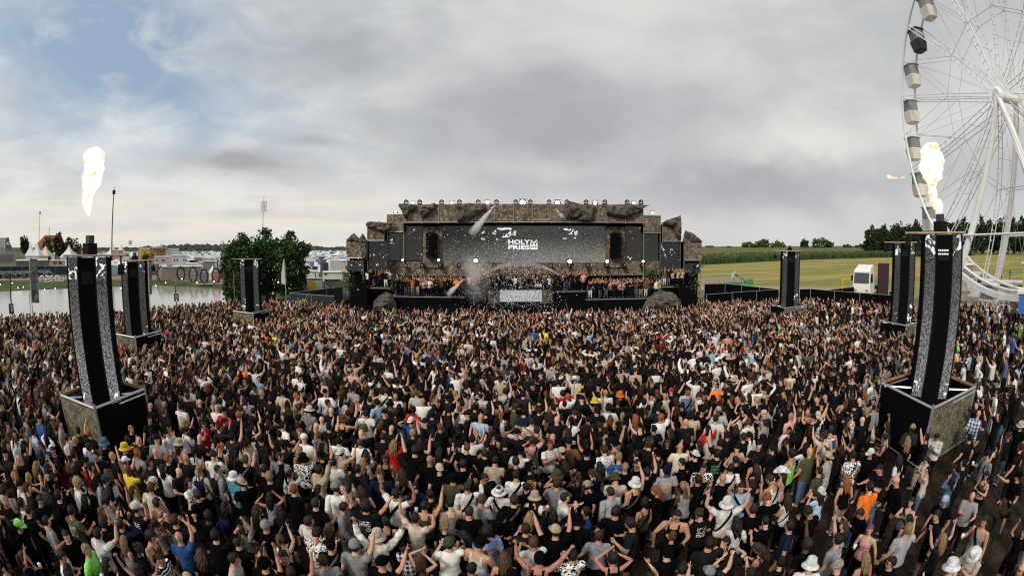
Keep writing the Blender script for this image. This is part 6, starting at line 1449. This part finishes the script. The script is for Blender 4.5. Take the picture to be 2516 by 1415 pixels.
def rand_person(r, far=0.0):
    f = r.random() < .42; d = dict(sex='f' if f else 'm', tc=wch(r, TOPC), face='S', ex='')
    d['top'] = wch(r, [('tank',.30),('crop',.08),('tee',.42),('long',.14),('hoodie',.06)] if f else [('tee',.68),('tank',.09),('long',.10),('hoodie',.08),('jacket',.045),('bare',.005)])
    d['pat'] = wch(r, [(None,.76),('gfx',.15),('print',.02),('stripe',.008),('plaid',.015),('gfxo',.015),('gfxg',.01)]) if d['top'] == 'tee' else None
    d['hair'] = wch(r, [('long',.5),('wavy',.2),('pony',.18),('bun',.12)] if f else [('short',.68),('buzz',.2),('curly',.07),('bald',.05)]); d['hc'] = wch(r, [('dark',.57),('brown',.26),('lightbrown',.08),('blond',.07),('ginger',.02)])
    d['hat'] = None
    if r.random() < (.05 if f else .22): d['hat'] = wch(r, [('cap',.4),('backcap',.25),('bucket',.27),('fedora',.04),('beanie',.04)]); d['hatc'] = wch(r, [('black',.5),('white',.16),('beige',.1),('grey',.08),('navy',.06),('olive',.05),('red',.03),('yellow',.02)])
    up = .15 + .19*far
    d['pose'] = wch(r, [('down',.26*(1-far*.6)),('fold',.1*(1-far*.7)),('cup',.13*(1-far*.6)),('phone',.06*(1-far*.5)),('fist',.08),('clap',.05),('head',.03),('point',.04),('up',up*.34),('upwide',up*.2),('over',up*.05),('upfwd',up*.14),('upcup',up*.1),('film',up*.12)])
    q = r.random()
    if q < .035: d['face'] = 'C'
    elif q < .1: d['face'] = r.choice('LR')
    if r.random() < .12: d['ex'] += 's'
    elif r.random() < .05: d['ex'] += 'b'
    if d['face'] != 'S' and r.random() < .4: d['ex'] += 'g'
    return d
def finish(d, r):
    d.setdefault('hat', None); d['var'] = r.randint(0, 1); d['bottom'] = 'shorts' if r.random() < (.34 if d['sex'] == 'm' else .42) else 'pants'
    if d['px'] > 2380 and d['py'] < 1040 and d.get('hand'): d['bottom'] = 'pants'
    d['bc'] = wch(r, [('black',.62),('charcoal',.12),('denim',.14),('beige',.05),('olive',.04),('white',.03)]); d['shoe'] = r.choice([(.6,.6,.58),(.02,.02,.02),(.05,.05,.05)]); d['skin'] = tuple(c*r.uniform(.9,1.08) for c in r.choices(SKIN, SKW)[0])
    d['scale'] = (1.0 if d['sex'] == 'm' else .945)*r.uniform(.96,1.045); d['wide'] = r.uniform(.95,1.10) if d['sex'] == 'm' else r.uniform(.94,1.04)
    x, y = d['loc'][0], d['loc'][1]; tgt = {'S':(0-x*.25,46-y), 'C':(-x,-y), 'L':(-1,.25), 'R':(1,.25)}[d['face']]
    d['rz'] = math.atan2(-tgt[0], tgt[1]) + r.gauss(0, .26)
    if d.get('hand') and d['top'] == 'long' and d.get('pat') == 'plaid' and d['px'] > 2380: d['bc'] = 'grey'; d['bottom'] = 'pants'
TOPL = [(-200,800),(-60,782),(0,777),(60,770),(150,768),(290,762),(440,748),(560,738),(640,742),(700,736),(760,738),(850,748),(905,760),(1258,762),(1640,760),(1735,740),(1800,737),(1890,736),(1990,732),(2100,736),(2200,742),(2290,748),(2370,730),(2450,728),(2516,745),(2700,760)]
TLX, TLY = [a for a, _ in TOPL], [b for _, b in TOPL]
def in_quad(x, y, q, m=.45):
    c = (q[0]+q[1]+q[2]+q[3])/4; s = None
    for i in range(4):
        a, b = q[i], q[(i+1) % 4]; a = c+(a-c)*(1+m/(a-c).length); b = c+(b-c)*(1+m/(b-c).length); k = (b.x-a.x)*(y-a.y)-(b.y-a.y)*(x-a.x)
        if s is None: s = k > 0
        elif (k > 0) != s: return False
    return True
def spacing(px, py):
    s = .455 if py > 1000 else (.465 if py > 850 else .475)
    if px > 1850: s += .24*min(1, (px-1850)/350)*min(1, max(0, (py-960)/160))
    if px > 2360: s = max(s, .80)
    if px > 2000 and py < 800: s = max(s, .72)
    return s
HZ = 1.66
def populate():
    r = random.Random(99); people = []; cell = {}
    def near(x, y, s):
        cx, cy = int(x//1.4), int(y//1.4)
        for i in (-1,0,1):
            for j in (-1,0,1):
                for (a, b, s2) in cell.get((cx+i, cy+j), ()):
                    if (a-x)**2+(b-y)**2 < max(s, s2*.8)**2: return True
        return False
    def put(d, s): x, y = d['loc'][0], d['loc'][1]; cell.setdefault((int(x//1.4), int(y//1.4)), []).append((x, y, s)); people.append(d)
    for line in HAND.split('\n'):
        d = parse(line); g = G(d['px'], d['py'], HZ*(.95 if d['sex'] == 'f' else 1)); d['loc'] = (g.x, g.y, .004); put(d, .40); finish(d, r)
    n = 0
    for it in range(230000):
        # throw in polar coordinates so that all distances fill evenly
        a = R(r.uniform(-88, 88)); D = math.sqrt(r.uniform(4.5**2, 50**2)); x, y = D*math.sin(a), D*math.cos(a)
        if y < -1: continue
        px, py = proj((x, y, HZ))
        if px < -70 or px > 2586 or py > 1455 or py < np.interp(px, TLX, TLY): continue
        if y > 39.0 and abs(px-1258) < 440: continue
        s = spacing(px, py)*(1 + .55*max(0, noise.noise(Vector((x*.42, y*.42, 3.3)))))
        if any(a < px < b and c < py < e for a, b, c, e in ((150,365,985,1062),(2150,2292,985,1050),(2292,2385,1000,1125))): continue
        if near(x, y, s) or any(in_quad(x, y, q) for q in PITS): continue
        far = min(1, max(0, (D-14)/16))*(1 if 600 < px < 1950 else .45); d = rand_person(r, far); d.update(px=px, py=py, loc=(x, y, .004)); put(d, s); finish(d, r); n += 1
    return people
PEOPLE = populate()
for d in PEOPLE: d['dist'] = Vector((d['loc'][0], d['loc'][1], H-1.2)).length
inframe = [d for d in PEOPLE if -25 < d['px'] < 2541 and d['py'] < 1440]
hand = [d for d in inframe if d.get('hand')]; rest = sorted([d for d in inframe if not d.get('hand')], key=lambda d: d['dist'])
NEAR = hand + rest[:max(0, 300-len(hand))]; ns = {id(d) for d in NEAR}; FAR = [d for d in PEOPLE if id(d) not in ns and d['dist'] > 5]
def ctx(c): return CTXT.get(c, c)
def labels(L_):
    def base(d):
        pat = {'plaid':'plaid ','print':'mottled ','stripe':'striped ','flower':'flowered '}.get(d.get('pat') or '', '')
        top = 'bare torso' if d['top'] == 'bare' else f"{ctx(d['tc'])} {pat}{TOP_TXT.get(d['top'], d['top'])}"
        hd = (f"{ctx(d['hatc'])} {HAT_TXT[d['hat']]}" if d.get('hat') else ('shaved head' if d['hair'] == 'bald' else HAIR_TXT[d['hair']].format(ctx(d['hc']))))
        return f"person in {top}, {hd}, {POSE_TXT[d['pose']]}" if d['top'] != 'bare' else f"person with {top}, {hd}, {POSE_TXT[d['pose']]}"
    def zone(d):
        x = 'far left' if d['px'] < 420 else 'left of centre' if d['px'] < 1000 else 'middle' if d['px'] < 1520 else 'right of centre' if d['px'] < 2000 else 'far right'
        return x
    def row(d): return 'at the bottom edge' if d['py'] > 1330 else 'in the front rows' if d['py'] > 1200 else 'farther back'
    def look(d): return base(d).rsplit(', ', 1)[0] if ',' not in POSE_TXT[d['pose']] else base(d).rsplit(', ', 2)[0]
    for d in L_: d['lab'] = base(d); d['look'] = look(d)
    def groups():
        g = {}
        for d in L_: g.setdefault(d['lab'], []).append(d)
        return [v for v in g.values() if len(v) > 1]
    for v in groups():
        for d in v: d['lab'] += f", {zone(d)}"
    bad = {id(d) for v in groups() for d in v} | {id(d) for d in L_ if len(d['lab'].split()) > 16}
    g = {}
    for d in L_: g.setdefault((d['look'], zone(d)), []).append(d)
    for (lk, z), v in g.items():
        for i, d in enumerate(sorted(v, key=lambda q: q['px'])):
            if id(d) in bad: d['lab'] = f"{lk}, {z}" + (f", {ORD[min(i,22)]} such from the left" if len(v) > 1 else '')
labels(NEAR)
for d in NEAR:
    p = person(d); tag(p, d['lab'], 'person', 'people in the front of the crowd')
# things in hands
def held():
    mc = MB(); mc.tube([(0,0,-.06),(0,0,.06)], [.032,.042], 12); cup = mc.mesh('plastic_cup', True); cup.materials.append(M('cup', (.72,.74,.75), .25, .5))
    mp = MB(); mp.box(-.036,.036,-.004,.004,-.075,.075); ph = mp.mesh('phone'); ph.materials.append(M('phone_body', (.015,.015,.017), .2, .6)); n = 0
    cnt = {}
    for d in NEAR: cnt[d['look']] = cnt.get(d['look'], 0) + 1
    for d in NEAR:
        ps = make_pose(d['pose'], d['sex'], d['var']); k = None
        if d['pose'] in ('cup','upcup') and (d.get('hand') or n % 2 == 0): k = ('plastic_cup', cup, 'cup', 1 if d['pose'] == 'upcup' else 0)
        if d['pose'] in ('phone','film','ear'): k = ('phone', ph, 'phone', 0)
        n += 1
        if not k or cnt[d['look']] > 1: continue
        o = bpy.data.objects.new(k[0], k[1]); COL.objects.link(o); w_, dd, ax, pn, s = ps['hand'][k[3]]
        q = w_ + dd*.02 + pn*.035; m = d['obj'].matrix_basis if False else (Matrix.Translation(Vector(d['loc'])) @ Matrix.Rotation(d['rz'], 4, 'Z') @ Matrix.Diagonal((d['scale']*d['wide'], d['scale']*d['wide'], d['scale'], 1)))
        o.location = m @ q; o.rotation_euler = (R(-20) if k[0] == 'phone' else 0, 0, d['rz'])
        tag(o, ('clear plastic cup held by the ' if k[0] == 'plastic_cup' else 'dark phone held by the ') + d['look'].replace('person in', 'person in the'), k[2], 'things held in the crowd')
held()
# ------------------------------------------------------------------ the rest of the crowd: one mass, many low detail figures
def lod(pose, sex, tk, bottom, hair, hat, var, tris):
    ps = make_pose(pose, sex, var); V = []; Fc = []; Mi = []
    def addm(me, mi, mat=None):
        o = len(V); co = np.zeros(len(me.vertices)*3); me.vertices.foreach_get('co', co); co = co.reshape(-1,3)
        if mat is not None: A = np.array(mat); co = co@A[:3,:3].T + A[:3,3]
        V.extend(map(tuple, co)); 
        for p in me.polygons: Fc.append(tuple(o+i for i in p.vertices)); Mi.append(mi)
    cov = ps['masks'][bottom] | ps['masks']['shoes']
    if tk: cov = cov | ps['masks'][tk]
    V.extend(map(tuple, ps['V']))
    for f in ps['faces']:
        if not all(cov[i] for i in f): Fc.append(f); Mi.append(0)
    if tk: addm(ps['get'](tk), 1)
    addm(ps['get'](bottom), 2); addm(ps['get']('shoes'), 5)
    if hair != 'bald': addm(HM[hair], 3, ps['H'])
    if hat: addm(TM[hat], 4, ps['H'] @ Matrix.Scale(1.06, 4))
    me = bpy.data.meshes.new('lod'); me.from_pydata(V, [], Fc); me.polygons.foreach_set('material_index', Mi)
    for i in range(6): me.materials.append(None)
    o = bpy.data.objects.new('lod', me); nt = sum(len(f)-2 for f in Fc); m = o.modifiers.new('d','DECIMATE'); m.ratio = tris/nt; m.use_collapse_triangulate = True
    eo = evaluated(o); e = eo.to_mesh(); e.calc_loop_triangles(); n = len(e.loop_triangles)
    tv = np.zeros(n*3, int); e.loop_triangles.foreach_get('vertices', tv); tm = np.zeros(n, int); e.loop_triangles.foreach_get('material_index', tm); co = np.zeros(len(e.vertices)*3); e.vertices.foreach_get('co', co)
    eo.to_mesh_clear(); bpy.data.objects.remove(o); bpy.data.meshes.remove(me); return co.reshape(-1,3), tv.reshape(-1,3), tm
_lods = {}
def get_lod(d, tier):
    tk = TKIND[d['top']]; tk = {'crop':'tank'}.get(tk, tk); hair = {'wavy':'long','bun':'pony'}.get(d['hair'], d['hair']); hat = {'backcap':'cap','fedora':'bucket','straw':'bucket','beanie':'cap'}.get(d['hat'], d['hat'])
    if hat and d['sex'] == 'f': hair = 'long'
    if tk is None: tk = 'tank'
    key = (d['pose'], d['sex'], tk if tier == 0 else ('long' if tk == 'long' else 'tee' if (d['sex'] == 'm' or hash_str(str(d['px'])) % 10 < 8) else 'tank'), 'pants', hair if tier == 0 else ('long' if d['sex'] == 'f' else 'short'), hat if (tier == 0 or hat == 'bucket') else None, d['var'], tier)
    if key not in _lods:
        if len(_lods) > 140:                      # enough variety: reuse a figure of the same pose
            same = [k for k in _lods if k[0] == d['pose'] and k[1] == d['sex'] and k[7] == tier] or [k for k in _lods if k[1] == d['sex'] and k[7] == tier]
            if same: return _lods[same[hash_str(str(d['px'])) % len(same)]]
        _lods[key] = lod(*key[:7], (640, 300)[tier])
    return _lods[key]
m_crowd = bpy.data.materials.new('crowd_figures'); m_crowd.use_nodes = True
def crowd_mat():
    N = m_crowd.node_tree.nodes; L = m_crowd.node_tree.links; b = N['Principled BSDF']; a = N.new('ShaderNodeAttribute'); a.attribute_name = 'figure_colour'; b.inputs['Roughness'].default_value = .8; b.inputs['Specular IOR Level'].default_value = .15; L.new(a.outputs['Color'], b.inputs['Base Color'])
crowd_mat()
def mass(name, L_, label):
    VV, TT, CC, off = [], [], [], 0; r = random.Random(5)
    for d in L_:
        V, T, Mi = get_lod(d, 0 if d['dist'] < 17 else 1); s = d['scale']; c, sn = math.cos(d['rz']), math.sin(d['rz']); mir = -1 if r.random() < .5 else 1
        X = V[:,0]*s*d['wide']*mir; Y = V[:,1]*s*d['wide']; VV.append(np.stack([X*c-Y*sn+d['loc'][0], X*sn+Y*c+d['loc'][1], V[:,2]*s+d['loc'][2]], 1)); TT.append((T if mir > 0 else T[:,::-1])+off); off += len(V)
        j = lambda q: (lambda k: tuple(x*k for x in q))(r.uniform(.8,1.12))
        sk = tuple(c*(.95 if d['dist'] > 16 else 1) for c in d['skin']); pal = np.array([sk, j(CLR[d['tc']]) if d['top'] != 'bare' else d['skin'], j(CLR[d['bc']]), j(HAIR[d['hc']]), j(CLR[d.get('hatc') or 'black']), d['shoe']]); CC.append(pal[Mi])
    V = np.concatenate(VV); T = np.concatenate(TT); C = np.concatenate(CC); n = len(T)
    me = bpy.data.meshes.new(name); me.vertices.add(len(V)); me.vertices.foreach_set('co', V.ravel()); me.loops.add(3*n); me.loops.foreach_set('vertex_index', T.ravel()); me.polygons.add(n); me.polygons.foreach_set('loop_start', np.arange(n)*3); me.polygons.foreach_set('use_smooth', np.ones(n, bool))
    at = me.attributes.new('figure_colour', 'FLOAT_COLOR', 'FACE'); at.data.foreach_set('color', np.concatenate([C, np.ones((n,1))], 1).ravel()); me.materials.append(m_crowd); me.update(); me.validate()
    print(name, len(L_), 'figures', n, 'triangles'); return place(name, me, kind='stuff', label=label, cat='crowd')
mass('crowd', FAR, 'dense festival crowd of thousands facing the stage with raised arms')
def guests():
    r = random.Random(31); L_ = []
    for (x0, x1, Y0, Y1, z, n, up) in ((968,1134,40.9,44.2,FLOOR,130,.5),(1446,1622,40.9,44.2,SZ(733,40.5),130,.5),(1368,1437,42.0,44.3,SZ(713,41.6),48,.5),(1200,1358,42.5,44.4,SZ(716,42.2),80,.4),(1145,1195,42.5,44.4,SZ(716,42.2),22,.4),(902,958,42.0,44.0,SZ(708,41.6),24,.3),(1632,1684,42.2,44.0,SZ(706,41.8),16,.2)):
        pts = []
        for _ in range(n*40):
            if len(pts) >= n: break
            Y = r.uniform(Y0, Y1); x = SX(r.uniform(x0, x1), Y)
            if any((x-a)**2+(Y-b)**2 < .36**2 for a, b in pts): continue
            pts.append((x, Y)); d = rand_person(r, up); px, py = proj((x, Y, z+1.6)); d.update(px=px, py=py, loc=(x, Y, z+.002)); finish(d, r); d['rz'] = math.pi + r.gauss(0,.35); d['dist'] = 43
            d['tc'] = wch(r, [('black',.52),('white',.14),('brown',.08),('orange',.012),('pink',.05),('red',.02),('beige',.06),('charcoal',.1)]); L_.append(d)
    mass('stage_guests', L_, 'rows of guests dancing on the stage platforms behind the railings')
guests()
for i, (px, py, D, lab, tc, hat) in enumerate([(818,735,None,'steward in a lime yellow vest beside the left stage fence','yellow',None),(1718,722,None,'steward in a white shirt on the steps at the right end of the stage','white',None),(749,700,None,'person with a pink top on the path left of the yellow banner','pink',None),(672,720,None,'person in a yellow hat beside the white feather flag','black','bucket')]):
    d = dict(px=px, py=py, sex='m', top='tee', tc=tc, pat=None, hair='short', hc='dark', pose='cup', face='C', ex='', hand=True); g = G(px, py, 1.66); 
    if hat: d['hat'], d['hatc'] = hat, 'yellow'
    d['loc'] = (g.x, g.y, .004); r_ = random.Random(i); finish(d, r_); o = person(d); tag(o, lab, 'person', 'people beside the stage')
# ------------------------------------------------------------------ confetti, smoke, and light beams shaped as smoke
def confetti():
    r = random.Random(12); mb = MB()
    for i in range(2200):
        if r.random() < .62: px, py = r.gauss(1285, 55), r.uniform(650, 765)
        else: px, py = r.gauss(1200, 70), r.uniform(560, 760)
        Y = r.uniform(39.3, 41.0); p = P(px, py, Y); s = r.uniform(.010,.036); a = Vector((r.gauss(0,1), r.gauss(0,1), r.gauss(0,1))).normalized()*s; b = a.cross(Vector((r.gauss(0,1), r.gauss(0,1), r.gauss(0,1)))).normalized()*s; mb.quad(p-a-b, p+a-b, p+a+b, p-a+b)
    for i in range(70):
        px, py = r.uniform(600, 900), r.uniform(600, 730); p = P(px, py, r.uniform(37.5, 40)) if px > 840 else HP(px, py, r.uniform(41, 48)); s = .03; a = Vector((s,0,0)); b = Vector((0,.01,s)); mb.quad(p-a-b, p+a-b, p+a+b, p-a+b)
    mb.build('confetti', M('paper_white', (.85,.85,.84), .7, .2), kind='stuff', label='white paper confetti drifting in front of the dj booth', cat='confetti')
confetti()
def smoke_mat(name, dens, mode, scale=1.0):
    m = bpy.data.materials.new(name); m.use_nodes = True; N = m.node_tree.nodes; L = m.node_tree.links; N.remove(N['Principled BSDF']); out = [n for n in N if n.type == 'OUTPUT_MATERIAL'][0]
    v = N.new('ShaderNodeVolumePrincipled'); v.inputs['Color'].default_value = (.95,.95,.96,1); v.inputs['Anisotropy'].default_value = 0.0; tc = N.new('ShaderNodeTexCoord'); n = N.new('ShaderNodeTexNoise'); n.inputs['Scale'].default_value = scale; n.inputs['Detail'].default_value = 4; L.new(tc.outputs['Object'], n.inputs['Vector'])
    r = N.new('ShaderNodeMapRange'); r.inputs[1].default_value = .38; r.inputs[2].default_value = .66; L.new(n.outputs['Fac'], r.inputs[0])
    mp = N.new('ShaderNodeMapping'); mp.inputs['Location'].default_value = (-1,-1,-1); mp.inputs['Scale'].default_value = (2,2,2); L.new(tc.outputs['Generated'], mp.inputs[0]); ln = N.new('ShaderNodeVectorMath'); ln.operation = 'LENGTH'; L.new(mp.outputs[0], ln.inputs[0])
    f = N.new('ShaderNodeMapRange'); f.interpolation_type = 'SMOOTHSTEP'; f.inputs[1].default_value = 1.0; f.inputs[2].default_value = .1; L.new(ln.outputs['Value'], f.inputs[0])
    k = N.new('ShaderNodeMath'); k.operation = 'MULTIPLY'; L.new(r.outputs[0], k.inputs[0])
    if mode == 'ball': L.new(f.outputs[0], k.inputs[1])
    else: k.inputs[1].default_value = 1.0
    k2 = N.new('ShaderNodeMath'); k2.operation = 'MULTIPLY'; L.new(k.outputs[0], k2.inputs[0]); k2.inputs[1].default_value = dens; L.new(k2.outputs[0], v.inputs['Density']); L.new(v.outputs[0], out.inputs['Volume']); return m
def beam_mat(Ln, Rm):                              # light beam drawn as smoke, dense on its axis, fading outward and with length
    m = bpy.data.materials.new('beam_smoke'); m.use_nodes = True; N = m.node_tree.nodes; L = m.node_tree.links; N.remove(N['Principled BSDF']); out = [n for n in N if n.type == 'OUTPUT_MATERIAL'][0]
    v = N.new('ShaderNodeVolumePrincipled'); v.inputs['Color'].default_value = (.98,.98,.99,1); tc = N.new('ShaderNodeTexCoord'); sp = N.new('ShaderNodeSeparateXYZ'); L.new(tc.outputs['Object'], sp.inputs[0])
    def mt(op, a, b=None):
        n = N.new('ShaderNodeMath'); n.operation = op
        for i, q in enumerate((a, b)):
            if q is None: continue
            if isinstance(q, (int, float)): n.inputs[i].default_value = q
            else: L.new(q, n.inputs[i])
        return n.outputs[0]
    def ss(x, lo, hi):
        r = N.new('ShaderNodeMapRange'); r.interpolation_type = 'SMOOTHSTEP'; r.inputs[1].default_value = lo; r.inputs[2].default_value = hi; L.new(x, r.inputs[0]); return r.outputs[0]
    X, Y, Z = sp.outputs; rho = mt('SQRT', mt('ADD', mt('MULTIPLY', X, X), mt('MULTIPLY', Y, Y))); rad = mt('ADD', mt('MULTIPLY', Z, Rm/Ln), .05)
    n = N.new('ShaderNodeTexNoise'); n.inputs['Scale'].default_value = 2.2; n.inputs['Detail'].default_value = 4; L.new(tc.outputs['Object'], n.inputs['Vector'])
    d = mt('MULTIPLY', mt('MULTIPLY', ss(mt('DIVIDE', rho, rad), 1.0, .15), ss(Z, Ln, Ln*.35)), mt('MULTIPLY', ss(n.outputs['Fac'], .3, .6), 26.0)); L.new(d, v.inputs['Density']); L.new(v.outputs[0], out.inputs['Volume']); return m
def smoke():
    c = P(1168, 680, 40.9); MB().ball(c, (1.9,.8,3.2), 20, 14).build('smoke_cloud', smoke_mat('thin_smoke', 1.5, 'ball', .6), smooth=True, vol=True, kind='stuff', label='thin grey smoke hanging left of the dj booth', cat='smoke')
    for (x0, y0, x1, y1, w_, Y, lab) in ((1217,502,1154,580,30,42.6,'pale light beam shaped in smoke, slanting down from the stage roof to the left'),(1141,684,1096,728,20,39.9,'pale light beam shaped in smoke, slanting down beside the left guest platform'),(1363,512,1387,538,15,42.9,'short pale light beam shaped in smoke below the roof light right of centre')):  # visible stage light beams, put in as cones of pale smoke
        a, b = P(x0,y0,Y), P(x1,y1,Y); Ln = (b-a).length; Rm = w_*.5/F*Y; mb = MB(); mb.tube([(0,0,0),(0,0,Ln*.5),(0,0,Ln*.85),(0,0,Ln)], [.05, Rm*.5+.03, Rm*.85+.03, Rm*.6], 16)
        o = mb.build('light_beam_smoke', beam_mat(Ln, Rm), smooth=True, vol=True, kind='stuff', label=lab, cat='smoke'); o.location = a; o.rotation_mode = 'QUATERNION'; o.rotation_quaternion = (b-a).to_track_quat('Z', 'Y')
smoke()
bpy.data.scenes.remove(TMP)
